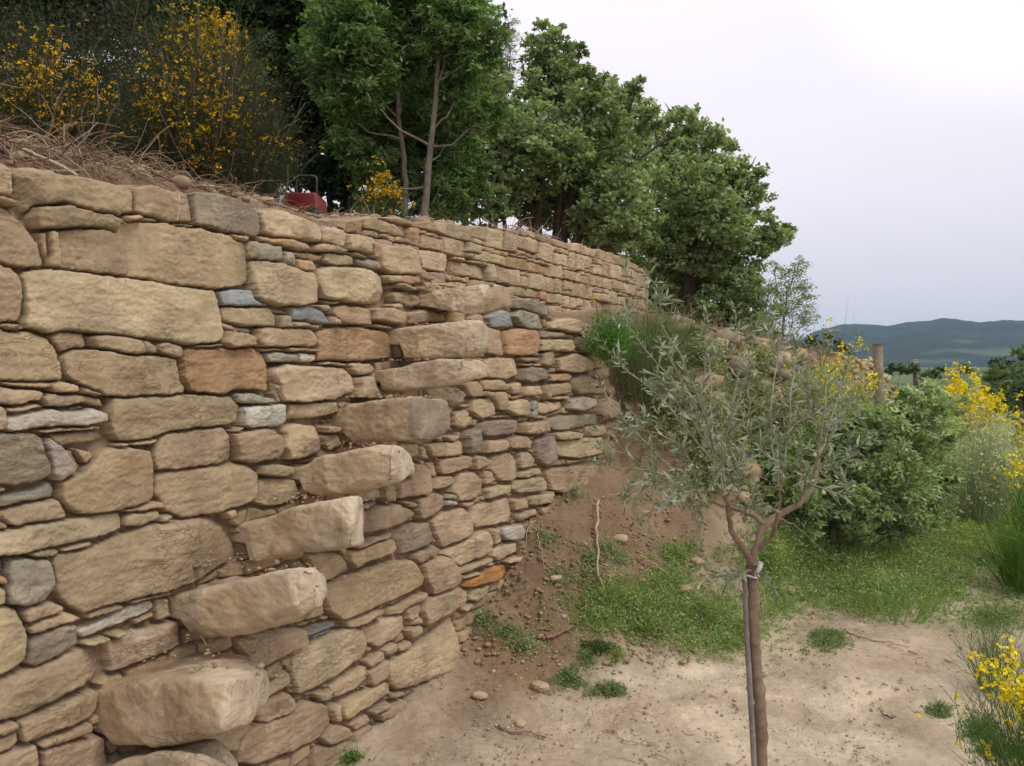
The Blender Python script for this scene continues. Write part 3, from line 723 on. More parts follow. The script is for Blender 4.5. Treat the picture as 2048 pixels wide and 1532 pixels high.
    zz = Z[:, -1][:, None] + .014 * fbm(Sb, B, scale=9, oct=4, seed=seed + 20) * np.minimum(1, B / .04) + .01 * np.minimum(1, B / .04)
    Vb = np.concatenate([Pb + Nb * (hb_ * (1 - np.minimum(1, B / .2)) - B)[..., None], zz[..., None]], -1)
    cbk = C[:, -1][:, None] * (1 - sst(.05, .25, B)[..., None]) + np.array((.36, .265, .17)) * sst(.05, .25, B)[..., None]
    V = np.concatenate([V, Vb], 1); C = np.concatenate([C, cbk], 1)
    m_ = V.shape[1]
    return mesh(name, V.reshape(-1, 3), gridfaces(ns_, m_), M_STONE, parent, False, C.reshape(-1, 3))
def courses(s0, s1, z0, z1, hmin, hmax, wmin, wmax, rng, shim=.3, cols='tttyyvrroTdg', drift=0.):
    out = []; z = z0; g = .0035
    while z < z1:
        h = rng.uniform(hmin, hmax)
        s = s0 + rng.uniform(-.1, 0)
        while s < s1:
            wd = rng.uniform(wmin, wmax) * (1 if rng.random() < .8 else .55)
            a, b = s + g, s + wd - g
            def quad(a, b, c, d, cl):
                j = lambda q=.008: rng.normal(0, q)
                m = (a + b) / 2
                P = [(a + j(.004), c + j(.005)), (m + j(), c + j(.004)), (b + j(.004), c + j(.005)), (b + j(.005), (c + d) / 2 + j(.004)), (b + j(.005), d + j(.005)), (m + j(), d + j(.005)), (a + j(.005), d + j(.005)), (a + j(.005), (c + d) / 2)]
                out.append((cl, np.array(P)))
            if rng.random() < shim:
                k = rng.uniform(.18, .4) * h
                top = rng.random() < .5
                if top:
                    quad(a, b, z + g, z + h - k - g, rng.choice(list(cols)))
                    x = a
                    while x < b - .02:
                        x2 = min(b, x + rng.uniform(.06, .16)); quad(x, x2, z + h - k + g, z + h - g, rng.choice(list(cols))); x = x2 + .006
                else:
                    x = a
                    while x < b - .02:
                        x2 = min(b, x + rng.uniform(.06, .16)); quad(x, x2, z + g, z + k - g, rng.choice(list(cols))); x = x2 + .006
                    quad(a, b, z + k + g, z + h - g, rng.choice(list(cols)))
            else:
                quad(a, b, z + g, z + h - g, rng.choice(list(cols)))
            s += wd
        z += h
    return out
# traced stones of the near wall: image outline -> position on the wall's own surface
stones1 = []
SC_ = 700 / 2048
OR = {'1': (0, 200, SC_), '2': (0, 680, SC_), '3': (0, 1050, SC_), '4': (480, 380, SC_), '5': (480, 780, SC_), '6': (600, 1050, SC_), '7': (800, 380, 600 / 2043)}
cur = None
for ln in STONES.strip().splitlines():
    if ln[0] == '@': cur = OR[ln[1]]; continue
    c_, *p_ = ln.split()
    q = np.array([[float(v) for v in a.split(',')] for a in p_])
    x = cur[0] + q[:, 0] * cur[2]; y = cur[1] + q[:, 1] * cur[2]
    s_ = W1.ray(x); Yd = W1.pt(s_)[:, 1]
    stones1.append((c_, np.stack([s_, EYE - (y - HY) / F * Yd], 1)))
def prof(path, pts):
    """wall-top heights from image points -> function of s"""
    x = np.array([p[0] for p in pts], float); y = np.array([p[1] for p in pts], float)
    s_ = path.ray(x); z = EYE - (y - HY) / F * path.pt(s_)[:, 1]
    return s_, z
t1s, t1z = prof(W1, [(-70, 318), (0, 322), (36, 340), (98, 339), (185, 357), (262, 373), (270, 372), (300, 366), (380, 385), (392, 380), (445, 392), (515, 420), (522, 420), (553, 418), (595, 427), (640, 447), (655, 455), (690, 462), (745, 482), (765, 489), (835, 496), (850, 515), (862, 545), (880, 566), (935, 575), (1000, 590), (1040, 600), (1060, 600), (1098, 612), (1106, 634), (1165, 640), (1178, 676), (1210, 690), (1222, 745), (1242, 796), (1262, 850), (1290, 870)])
# procedural continuation to the left of the frame
sL = W1.ray(-75)
stones1 += [q for q in courses(0, sL, 0, 2.05, .13, .24, .25, .55, np.random.default_rng(3)) if q[1][:, 0].max() < sL - .02]
px_l = np.arange(-90, 1282, 1.75)
sl1 = np.unique(np.concatenate([np.arange(0, sL, .02), W1.ray(px_l), np.linspace(W1.ray(1282) + .02, W1.len, 20)]))
zt1 = np.interp(sl1, t1s, t1z)
zt1 = np.where(sl1 > t1s[-1], 1.2, zt1)
wall1 = empty('dry_stone_wall', tuple(W1.pt(2.5)) + (0,), 'tall tan dry stone retaining wall in the foreground with large blocks and jutting stone steps', 'wall')
relief_wall('stonework', W1, sl1, np.full(len(sl1), -.15), zt1, 600, stones1, wall1, 5)
# ------------------------------------------------ upper wall
t2s, t2z = prof(W2, [(560, 440), (690, 438), (780, 438), (860, 444), (1000, 456), (1060, 466), (1100, 478), (1160, 488), (1200, 500), (1250, 517), (1285, 540)])
smax = W2.ray(9999)
t2s = np.append(t2s, [smax, W2.len]); t2z = np.append(t2z, [t2z[-1], t2z[-1]])
sl2 = np.unique(np.concatenate([np.arange(0, W2.ray(640), .03), W2.ray(np.arange(640, 1285, 1.3)), np.arange(W2.ray(1285), smax + .8, .012), np.linspace(smax + .8, W2.len, 60)]))
zt2 = np.interp(sl2, t2s, t2z) + .02 * fbm(sl2, sl2 * 0, scale=5, oct=2, seed=4)
wall2 = empty('dry_stone_wall', tuple(W2.pt(2.5)) + (1.7,), 'upper curving dry stone wall of smaller even courses, set back behind the foreground wall below the oaks', 'wall')
stones2 = courses(0, W2.len, 1.30, 2.95, .105, .15, .14, .42, np.random.default_rng(8), shim=.42, cols='tttyytrrrotdvytytyt')
relief_wall('stonework', W2, sl2, np.full(len(sl2), 1.3), zt2, 300, stones2, wall2, 77, jit=.9, topw=.45, chip=(.09, .04))
# ------------------------------------------------ cantilevered steps, parts of the near wall
STEPS = [
 # top chain from wall to outer corner, bottom chain, end-face far edge (x, y_top, y_bottom)
 ([(180, 1545), (240, 1520), (300, 1500), (345, 1497), (410, 1510)], [(180, 1640), (260, 1640), (410, 1620)], (480, 1535, 1600), .30, 't'),
 ([(200, 1380), (290, 1360), (376, 1352), (458, 1358)], [(200, 1480), (219, 1498), (328, 1498), (376, 1484), (458, 1462)], (531, 1334, 1425), .38, 'T'),
 ([(355, 1190), (444, 1172), (547, 1140), (605, 1134)], [(362, 1241), (369, 1284), (437, 1276), (513, 1269), (608, 1241)], (650, 1146, 1190), .28, 'y'),
 ([(490, 1048), (583, 1015), (651, 997), (698, 991)], [(490, 1090), (500, 1125), (593, 1108), (630, 1112), (698, 1102)], (721, 994, 1082), .26, 'y'),
 ([(592, 936), (624, 915), (699, 898), (775, 886)], [(596, 962), (606, 985), (634, 995), (716, 985), (775, 970)], (822, 905, 945), .27, 'y'),
 ([(680, 822), (692, 806), (750, 797), (815, 792)], [(685, 869), (702, 889), (781, 879), (815, 892)], (896, 800, 874), .27, 'T'),
 ([(757, 740), (822, 724), (883, 716), (925, 714)], [(759, 765), (764, 783), (801, 782), (870, 776), (925, 768)], (974, 728, 752), .26, 't'),
 ([(789, 657), (856, 649), (910, 641), (948, 637)], [(800, 690), (808, 718), (856, 717), (900, 717), (948, 715)], (970, 655, 708), .26, 'y'),
 ([(842, 588), (890, 573), (930, 568), (965, 563)], [(842, 612), (853, 614), (890, 624), (938, 631), (965, 628)], (1030, 578, 608), .30, 'y')]
def build_step(idx, top, bot, far, Tk, ck):
    rng = np.random.default_rng(303 + idx)
    xa = top[0][0]; xe = top[-1][0]
    s0 = W1.ray(xa); P = W1.pt(s0); n = W1.nm(s0); t = W1.tg(s0)
    def solve(x, Q):
        r = (x - HX) / F
        p = (r * Q[1] - Q[0]) / (n[0] - r * n[1]); return p, Q[1] + p * n[1]
    nu = 84; U = np.concatenate([np.linspace(-.35, 0, 7)[:-1], np.linspace(0, 1, nu)])
    xs_ = xa + (xe - xa) * np.clip(U, 0, 1)
    pe, Ye = solve(xe, P)
    pF = np.array([solve(x, P)[0] for x in xs_]); YF = P[1] + pF * n[1]
    yt = np.interp(xs_, [a[0] for a in top], [a[1] for a in top]); yb = np.interp(xs_, [a[0] for a in bot], [a[1] for a in bot])
    zt_ = EYE - (yt - HY) / F * YF; zb_ = EYE - (yb - HY) / F * YF
    pF = np.where(U < 0, U * .5, pF)
    # far edge
    Tf = Tk
    Q = P + t * Tf
    pb, Yb = solve(far[0], Q)
    while pb < .45 * pe and Tf > .1:
        Tf -= .02; Q = P + t * Tf; pb, Yb = solve(far[0], Q)
    pb = min(pb, pe * 1.15)
    zbt = EYE - (far[1] - HY) / F * Yb; zbb = EYE - (far[2] - HY) / F * Yb
    ratio = pb / pe
    Uc = np.clip(U, 0, 1)
    zBt = zt_ + (zbt - zt_[-1]) * Uc; zBb = zb_ + (zbb - zb_[-1]) * Uc
    pB = np.where(U < 0, pF, pF * (1 + (ratio - 1) * Uc))
    k = 136; q_ = np.arange(k) / k * 4; sd = q_.astype(int); fr_ = (q_ - sd) * 2 - 1     # evenly spaced round the block
    cx = np.choose(sd, [np.ones(k), -fr_, -np.ones(k), fr_]); cz = np.choose(sd, [fr_, np.ones(k), -fr_, -np.ones(k)])
    nrm_ = (np.abs(cx) ** 9 + np.abs(cz) ** 9) ** (1 / 9); cx = cx / nrm_; cz = cz / nrm_
    rings = []; cols = []
    inset = [0.] * len(U) + [.012, .035, .08, .2, .5, 1.]
    push = [0.] * len(U) + [.010, .017, .021, .023, .024, .024]
    for i in range(len(inset)):
        j = min(i, len(U) - 1)
        u = (cx + 1) / 2; v = (cz + 1) / 2        # u 0 front(near camera) .. 1 back
        f = inset[i]
        u = u * (1 - f) + .5 * f; v = v * (1 - f) + .5 * f
        p = pF[j] * (1 - u) + pB[j] * u + push[i]
        zz = (zb_[j] * (1 - v) + zt_[j] * v) * (1 - u) + (zBb[j] * (1 - v) + zBt[j] * v) * u
        xy = P[None] + t[None] * (Tf * u)[:, None] + n[None] * p[:, None]
        rings.append(np.concatenate([xy, zz[:, None]], 1))
    V = np.array(rings); m = V.shape[0]
    ctr = V.mean((0, 1))
    X, Y, Z = V[..., 0] + idx * 3, V[..., 1], V[..., 2]
    # outward direction from each ring's axis
    ax = V.mean(1, keepdims=True); o = V - ax; o /= np.linalg.norm(o, axis=2, keepdims=True) + 1e-6
    o[-5:] = o[-5:] * .3 + np.array([n[0], n[1], 0]) * .8
    # broken planes knocked off the corners and ends
    tipc = P + n * pe * .6 + t * Tf * .5; zc = (zt_[-1] + zb_[-1]) / 2; hh_ = (zt_[-1] - zb_[-1]) / 2
    for _c in range(7):
        dv = rng.normal(0, 1, 3); dv = n[0] * 0 + np.array([n[0] * (abs(dv[0]) * .9) + t[0] * dv[1], n[1] * (abs(dv[0]) * .9) + t[1] * dv[1], dv[2]]); dv /= np.linalg.norm(dv)
        rel = V - np.array([tipc[0], tipc[1], zc])
        q = rel @ dv; ext = q.max() * rng.uniform(.80, .95)
        V = V - np.maximum(q - ext, 0)[..., None] * dv * .8
    dsp = .008 * fbm(X, Y, Z, 9, 3, idx) + .0022 * fbm(X, Y, Z, 90, 3, idx + 60) + .004 * np.abs(fbm(X, Y, Z * 2.5, 15, 3, idx + 61)) - .030 * np.abs(fbm(X, Y, Z, 5, 2, idx + 40)) + .006 + .005 * fbm(X, Y, Z * 1.8, 38, 4, idx + 50)
    fade = sst(-.1, .25, (np.arange(m) / m))[:, None]
    V = V + o * (dsp * fade)[..., None]
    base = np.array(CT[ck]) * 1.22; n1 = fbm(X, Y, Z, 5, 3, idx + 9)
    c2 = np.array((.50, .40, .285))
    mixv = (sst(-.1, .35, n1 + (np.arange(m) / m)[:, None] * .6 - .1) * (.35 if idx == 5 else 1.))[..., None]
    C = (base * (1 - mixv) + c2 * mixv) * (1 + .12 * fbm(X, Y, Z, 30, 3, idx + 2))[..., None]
    vein = sst(.035, .0, np.abs(fbm(X, Y, Z, 7, 3, idx + 31)))[..., None] * sst(-.2, .2, fbm(X, Y, Z, 4, 2, idx + 32))[..., None]
    C = C * (1 - vein * .5) + np.array((.62, .53, .40)) * vein * .5
    spot = sst(.28, .5, fbm(X, Y, Z, 17, 4, idx + 33))[..., None]
    C = C * (1 - spot * .45) + np.array((.24, .175, .12)) * spot * .45
    if idx in (5, ):
        C[len(U):] = np.array(CT['d']) * 1.05
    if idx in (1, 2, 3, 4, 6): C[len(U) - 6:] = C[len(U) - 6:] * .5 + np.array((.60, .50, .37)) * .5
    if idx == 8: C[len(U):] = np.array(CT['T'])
    topb = sst(.5, .9, o[..., 2])[..., None]  # upward faces painted paler: dust plus the bright light from above
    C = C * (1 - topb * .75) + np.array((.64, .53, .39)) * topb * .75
    dirt = (sst(.4, .95, o[..., 2]) * sst(.85, .35, (np.arange(m) / m))[:, None] * sst(-.5, .3, fbm(X, Y, Z, 14, 3, 77)))[..., None]
    C = C * (1 - dirt) + np.array((.30, .21, .135)) * dirt
    # the far edge carries the outer corner
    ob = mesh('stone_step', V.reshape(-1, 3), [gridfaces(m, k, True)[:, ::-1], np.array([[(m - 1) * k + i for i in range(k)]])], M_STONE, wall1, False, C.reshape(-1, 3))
    top_c = (P + n * pe * .5 + t * Tf * .5, zt_[len(zt_) // 2], n, t, pe, Tf)
    return top_c
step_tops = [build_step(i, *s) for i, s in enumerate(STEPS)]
# ------------------------------------------------ ground
def eprof(pts):
    s_ = EDGE.ray(np.array([p[0] for p in pts], float)); return s_
ES = eprof([(300, 0), (650, 0), (780, 0), (920, 0), (1000, 0), (1100, 0), (1180, 0), (1235, 0), (1275, 0), (1300, 0), (1400, 0), (1500, 0), (1600, 0), (1700, 0), (1745, 0)])
EA = np.array([0., 0., .03, .14, .37, .74, .90, .98, 1.65, 1.93, 1.88, 1.80, 1.72, 1.60, 1.45])
EW = np.array([.35, .38, .42, .62, .82, 1.1, 1.25, 1.3, 1.1, 1.0, .95, .95, .95, .95, .95])
s_end = EDGE.ray(1262)
s_left = EDGE.ray(850)
def ground_z(X, Y, detail=True):
    sh = np.shape(X); X = np.ravel(X).astype(float); Y = np.ravel(Y).astype(float)
    r = np.hypot(X, Y)
    # low side: nearly level terrace, then falling away into the valley
    z = -.035 * np.maximum(r - 13, 0)
    z = np.maximum(z, -6 - .0 * r)
    z = z + .03 * fbm(X, Y, scale=.45, oct=2, seed=41) * np.minimum(1, r / 3)
    z = np.where(Y < -3, z * .2, z)
    nearm = (r < 45)
    Xn, Yn = X[nearm], Y[nearm]
    d, s = EDGE.dist(Xn, Yn)
    A = np.interp(s, ES, EA); W_ = np.interp(s, ES, EW)
    A = np.where(s > ES[-1], EA[-1] - .10 * (s - ES[-1]), A); A = np.maximum(A, 0)
    lump = 1 + .18 * fbm(Xn, Yn, scale=1.6, oct=3, seed=42)
    t = np.clip(np.maximum(d, 0) / (W_ * lump), 0, 1)
    f = (1 - t) ** 1.45 * (1 - .35 * t)
    fb = 1 - sst(.05, 1, t)
    bank = sst(s_end - .15, s_end + .5, s)
    f = f * (1 - bank) + fb * bank
    zl = z[nearm] + A * f
    rough = sst(1, .2, t) * sst(-.1, .2, A - .05)
    zl = zl + (.12 * fbm(Xn, Yn, scale=2.6, oct=6, seed=43, gain=.62) + .035 * np.abs(fbm(Xn, Yn, scale=9, oct=4, seed=44, gain=.6))) * rough
    # high side
    T = 2.17 - .29 * sst(s_left - .25, s_left + .25, s)
    T = np.where(s > s_end, np.maximum(A, .2) + .03, T)
    heap = .13 * np.exp(-((d + .50) / .28) ** 2) * sst(s_left + .1, s_left - .9, s) * (1 + .5 * fbm(Xn, Yn, scale=2.1, oct=3, seed=51)) * (1 + .4 * sst(s_left - 1.2, s_left - 2.4, s))
    T = T + heap + .03 * fbm(Xn, Yn, scale=3, oct=4, seed=45)
    T = T + .06 * np.exp(-((d + .5) / .35) ** 2) * sst(s_end, s_end + .5, s)
    d2, s2 = W2.dist(Xn, Yn)
    top2 = np.interp(s2, t2s, t2z)
    up = sst(-.22, -.30, d2)
    T2 = top2 - .01 + .035 * fbm(Xn, Yn, scale=2.6, oct=4, seed=46) + .07 * np.exp(-((d2 + .5) / .3) ** 2)
    # debris leaning on the foot of the upper wall
    T = T + .04 * np.exp(-np.maximum(d2, 0) / .3) * (d2 > -.3) * sst(s_left - .3, s_left + .3, s)
    T = T * (1 - up) + np.maximum(T2, T) * up
    k = sst(-.16, -.27, d)
    kb = sst(.12, -.15, d)            # on the bank there is no wall to hide the step
    k = np.where(s > s_end - .05, kb, k)
    z[nearm] = zl * (1 - k) + T * k
    if detail:
        z = z + (.018 * fbm(X, Y, scale=5, oct=5, seed=47, gain=.55) + .006 * fbm(X, Y, scale=38, oct=3, seed=48) - .02 * sst(.25, .6, fbm(X, Y, scale=2.2, oct=2, seed=58)) * (r < 12)) * np.minimum(1, 12 / np.maximum(r, 1))
    far = sst(45, 200, r)
    z = z + far * (1.2 * fbm(X, Y, scale=.004, oct=3, seed=49))
    return z.reshape(sh)
# coarse lookup used for setting things on the ground
GX = np.linspace(-5, 16, 421); GY = np.linspace(.5, 32, 631)
_gx, _gy = np.meshgrid(GX, GY, indexing='ij')
GZ = ground_z(_gx, _gy, False)
def gz(X, Y):
    X = np.clip(np.asarray(X, float), -4.99, 15.9); Y = np.clip(np.asarray(Y, float), .51, 31.9)
    u = (X + 5) / 21 * 420; v = (Y - .5) / 31.5 * 630
    i = u.astype(int); j = v.astype(int); a = u - i; b = v - j
    return (GZ[i, j] * (1 - a) * (1 - b) + GZ[i + 1, j] * a * (1 - b) + GZ[i, j + 1] * (1 - a) * b + GZ[i + 1, j + 1] * a * b)
YS = np.geomspace(2.2, 30, 500)
def gpt(x, y):
    """point where the line of sight through image point (x, y) meets the ground"""
    x = np.atleast_1d(np.asarray(x, float)); y = np.atleast_1d(np.asarray(y, float))
    X = (x[:, None] - HX) / F * YS; Z = EYE - (y[:, None] - HY) / F * YS
    g = gz(X, np.broadcast_to(YS, X.shape))
    hit = (Z <= g + .002); i = np.argmax(hit, 1); ok = hit.any(1)
    Yh = YS[i]; Xh = (x - HX) / F * Yh
    return np.stack([Xh, Yh, gz(Xh, Yh)], 1)[ok]
rr = np.concatenate([np.geomspace(.15, 2.2, 26)[:-1], np.geomspace(2.2, 9.5, 370)[:-1], np.geomspace(9.5, 30, 110)[:-1], np.geomspace(30, 2600, 70)])
th = np.radians(np.concatenate([np.arange(-180, -44, 4.), np.arange(-44, -34, .6), np.arange(-34, 34.01, .17), np.arange(34.5, 44, .6), np.arange(44, 180, 4.)]))
RR, TH = np.meshgrid(rr, th, indexing='ij')
gX, gY = RR * np.sin(TH), RR * np.cos(TH)
gZ = ground_z(gX, gY)
d_, s_ = EDGE.dist(gX, gY, 12)
d_ = d_.reshape(gX.shape); s_ = s_.reshape(gX.shape)
sand = np.array((.63, .515, .38)); brown = np.array((.25, .17, .105)); tan = np.array((.49, .385, .28)); turf = np.array((.22, .26, .10)); red = np.array((.26, .155, .085))
Wl = np.interp(s_, ES, EW); Al = np.interp(s_, ES, EA)
mound = sst(.95, .45, np.maximum(d_, 0) / Wl + .25 * fbm(gX, gY, scale=2.5, oct=3, seed=61)) * sst(.0, .2, Al) * (RR < 40)
nn = fbm(gX, gY, scale=1.1, oct=4, seed=62)
c = sand + (tan - sand) * sst(-.25, .35, nn)[..., None]
pl = sst(.05, .45, fbm(gX, gY, scale=4.5, oct=4, seed=66))[..., None]; c = c + (np.array((.42, .31, .215)) - c) * pl * .6
c = c + (brown - c) * mound[..., None]
rd = (mound * sst(.0, .4, fbm(gX, gY, scale=3, oct=3, seed=63)))[..., None]
c = c + (red - c) * rd * .4
hi = (sst(0, -.15, d_) * (RR < 45))[..., None]
c = c + (np.array((.36, .25, .165)) - c) * hi
gr = sst(5.2, 7.5, RR + 1.5 * fbm(gX, gY, scale=.8, oct=3, seed=64)) * (d_ > .2)
c = c + (turf - c) * gr[..., None] * .8
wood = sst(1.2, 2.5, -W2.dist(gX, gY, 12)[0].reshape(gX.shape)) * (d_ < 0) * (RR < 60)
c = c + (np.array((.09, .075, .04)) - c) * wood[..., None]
far = sst(30, 90, RR)[..., None]
field = np.where(fbm(gX, gY, scale=.02, oct=2, seed=65)[..., None] > .1, np.array((.10, .14, .045)), np.array((.05, .085, .03)))
c = c + (field - c) * far
g = mesh('ground', np.stack([gX, gY, gZ], -1).reshape(-1, 3), gridfaces(len(rr), len(th), True)[:, ::-1], M_SOIL, None, True, c.reshape(-1, 3))
tag(g, 'pale dusty earth path with brown dug bank along the wall foot', 'ground', kind='structure')
# ------------------------------------------------ distant hills
HP = [(-3000, 660), (200, 662), (900, 668), (1300, 672), (1500, 674), (1600, 682), (1630, 664), (1690, 650), (1740, 650), (1775, 653), (1815, 645), (1860, 642), (1886, 637), (1920, 640), (1960, 645), (2010, 641), (2060, 643), (2200, 650), (2500, 640), (3000, 655), (6000, 660)]
def hill_obj():
    px = np.concatenate([np.linspace(-2500, 1400, 60), np.linspace(1420, 2200, 420), np.linspace(2220, 6000, 50)])
    az = np.arctan((px - HX) / F)
    rad = np.concatenate([np.linspace(1500, 3000, 46), [3150, 3400, 4000]])
    A, Rr = np.meshgrid(az, rad, indexing='ij')
    crest = EYE + (HY - np.interp(px, [p[0] for p in HP], [p[1] for p in HP])) / F * 3000 * np.cos(az)
    X, Y = Rr * np.sin(A), Rr * np.cos(A)
    t = np.clip((Rr - 1500) / 1500, 0, 1)
    prof_ = sst(0, 1, t) ** .8
    Z = -9 + (crest[:, None] + 9) * prof_
    amp = np.sin(np.clip(t, 0, 1) * math.pi)
    Z = Z + amp * (26 * fbm(X, Y, scale=.0022, oct=4, seed=71) - 14 * np.abs(fbm(X, Y, scale=.004, oct=2, seed=72)))
    Z = Z + 2.6 * fbm(X, Y, scale=.045, oct=2, seed=73) * np.clip(t * 4, 0, 1)
    Z = np.where(Rr > 3000, Z - (Rr - 3000) * .12, Z)
    base = np.array((.010, .027, .022)); fld = np.array((.05, .08, .045))
    m = sst(.34, .40, fbm(X, Y, scale=.006, oct=2, seed=74)) * sst(.65, .35, t)
    C = base + (fld - base) * m[..., None]
    C = C * (1 + .8 * fbm(X, Y, scale=.012, oct=5, seed=75, gain=.7))[..., None]
    o = mesh('hills', np.stack([X, Y, Z], -1).reshape(-1, 3), gridfaces(len(az), len(rad)), M_HILL, None, True, C.reshape(-1, 3))
    tag(o, 'wooded blue-green hills on the horizon', 'hills', kind='structure')
hill_obj()
# ------------------------------------------------ leaves
def leaves(acc, P, size, cols, rng, wl=.55, up=.3, dirs=None, var=.12, fold=False):
    """one rhombic leaf per point"""
    P = np.asarray(P, float); n = len(P)
    if n == 0: return
    if dirs is None:
        a = rng.normal(0, 1, (n, 3)); a[:, 2] = a[:, 2] * .6 - .15
    else: a = np.asarray(dirs, float) + rng.normal(0, .12, (n, 3))
    a /= np.linalg.norm(a, axis=1)[:, None]
    nn = rng.normal(0, .55, (n, 3)) + np.array([0, 0, up]) ; b = np.cross(a, nn); b /= np.linalg.norm(b, axis=1)[:, None] + 1e-9
    c_ = np.cross(a, b)
    L_ = (size * rng.uniform(.7, 1.25, n))[:, None]; W_ = L_ * wl * .5
    bow = c_ * L_ * .10
    V = np.stack([P, P + a * L_ * .48 + b * W_ + bow, P + a * L_, P + a * L_ * .48 - b * W_ + bow], 1).reshape(-1, 3)
    cc = np.asarray(cols, float); cc = cc if cc.ndim == 2 and len(cc) == n else cc[rng.integers(0, len(np.atleast_2d(cc)), n)]
    cc = cc * (1 + rng.normal(0, var, n))[:, None]
    acc.add(V, np.arange(4 * n).reshape(-1, 4), np.repeat(np.clip(cc, .004, 1), 4, 0))
def ribbons(acc, base, tip, width, cols, rng, bend=.15, seg=3):
    """grass blades / rush stems: narrow strips curving from base to tip"""
    base = np.asarray(base, float); tip = np.asarray(tip, float); n = len(base)
    if n == 0: return
    d = tip - base; side = np.cross(d, rng.normal(0, 1, (n, 3))); side /= np.linalg.norm(side, axis=1)[:, None] + 1e-9
    bd = rng.normal(0, 1, (n, 3)) * np.linalg.norm(d, axis=1)[:, None] * bend; bd[:, 2] = -np.abs(bd[:, 2]) * .4
    w = np.broadcast_to(np.asarray(width, float), (n,))[:, None]
    rows = []
    for i in range(seg + 1):
        t = i / seg
        p = base + d * t + bd * t * t
        ww = w * (1 - t * .85)
        rows += [p - side * ww / 2, p + side * ww / 2]
    V = np.stack(rows, 1)
    k = 2 * (seg + 1)
    f = np.array([[2 * i, 2 * i + 1, 2 * i + 3, 2 * i + 2] for i in range(seg)])
    Fs = (np.arange(n)[:, None, None] * k + f[None]).reshape(-1, 4)
    cc = np.atleast_2d(np.asarray(cols, float)); cc = cc[rng.integers(0, len(cc), n)] * (1 + rng.normal(0, .15, n))[:, None]
    acc.add(V.reshape(-1, 3), Fs, np.repeat(np.clip(cc, .004, 1), k, 0))
def blob_points(c, r, n, rng, cl=.22, k=26, shell=.35):
    """clumped points in an ellipsoid lobe"""
    m = max(3, n // k)
    d = rng.normal(0, 1, (m, 3)); d /= np.linalg.norm(d, axis=1)[:, None]
    rad = (shell + (1.25 - shell) * rng.random(m) ** .85)[:, None]
    cc = d * rad * r
    i = rng.integers(0, m, n)
    q = rng.normal(0, 1, (n, 3)); q /= np.linalg.norm(q, axis=1)[:, None]
    sz = rng.uniform(.55, 1.35, m)[i][:, None]
    return np.asarray(c) + cc[i] + q * np.array([1, 1, .62]) * (rng.random(n) ** .5)[:, None] * cl * np.min(r) * sz, i
G_OAK = [(.32, .39, .21), (.25, .32, .16), (.40, .46, .27), (.19, .255, .12)]
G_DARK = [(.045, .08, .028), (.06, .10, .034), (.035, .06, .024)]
G_ASH = [(.16, .25, .085), (.12, .205, .065), (.22, .31, .125), (.09, .16, .055)]
def tree(name, label, cat, trunks, Y, lobes, dens, leaf, cols, depth=.8, wl=.6, group=None, bark=(.10, .075, .055), spread=1., trunk_cols=None, twigs=True, seed=0, clump=40, clr=.30):
    """trunks: [(image path, base radius m)], lobes: (x, y, r[, depth shift]) in image units at distance Y"""
    rng = np.random.default_rng(seed + 500)
    b0 = at(*trunks[0][0][0], Y); zg = float(gz(b0[0], b0[1])); b0[2] = zg - .1
    root = empty(name, tuple(b0), label, cat, group)
    tr = Acc(); cr = Acc()
    ends = []
    for path, r0 in trunks:
        P = np.array([at(x, y, Y) for x, y in path])
        P = np.concatenate([[[P[0][0] + .02, Y, min(zg - .1, P[0][2] - .1)]], P])
        P[:, 1] += np.linspace(0, 1, len(P)) * rng.normal(0, .25)
        q = smooth_path(P, 16, .012 * Y / 10)
        tube(tr, q, np.linspace(r0, r0 * .22, 16), 8, trunk_cols or bark)
        ends.append((q, r0))
    px = Y / F
    for lb in lobes:
        x, y, r = lb[:3]; dy = lb[3] if len(lb) > 3 else rng.uniform(-1, 1) * depth
        c = at(x, y, Y + dy) if False else at(x, y, Y) + np.array([0, dy, 0])
        c[0] *= (Y + dy) / Y; c[2] = EYE + (c[2] - EYE) * (Y + dy) / Y
        rm = r * px * (Y + dy) / Y
        n = int(dens * .74 * (r / 60) ** 2)
        rad = np.array([rm, rm * .9, rm * .95]) * spread
        p, ci = blob_points(c, rad, n, rng, k=clump, cl=clr)
        tone = rng.uniform(.75, 1.25, ci.max() + 1)[ci]
        base = np.array(cols)[rng.integers(0, len(cols), n)] * tone[:, None]
        leaves(cr, p, leaf, base, rng, wl)
        # limb reaching the lobe and twigs inside it
        q, r0 = min(ends, key=lambda e: np.abs(e[0] - c).sum(1).min() + 0.)
        j = max(2, min(15, int(np.argmin(np.linalg.norm(q - (c - [0, 0, rm * 1.7]), axis=1)))))
        mid = (q[j] + c) / 2 + rng.normal(0, .06, 3) * Y / 10 + np.array([0, 0, -.08 * Y / 10])
        lp = smooth_path([q[j], mid, c, c + (c - mid) * .12 + rng.normal(0, rm * .12, 3)], 10, .01)
        tube(tr, lp, np.linspace(r0 * .28, r0 * .07, 10), 5, bark)
        if twigs:
            for _ in range(5):
                s0 = lp[rng.integers(4, 9)]
                d = rng.normal(0, 1, 3); d[2] = abs(d[2]) * .7
                tp = wander(s0, d, rm * .95, 6, .35)
                tube(tr, tp, np.linspace(r0 * .10, r0 * .03, 6), 3, bark, False)
    tr.build('trunk', M_BARK, root, True)
    cr.build('crown', M_LEAF, root)
    return root
TG = 'oaks and other trees standing behind the upper wall'
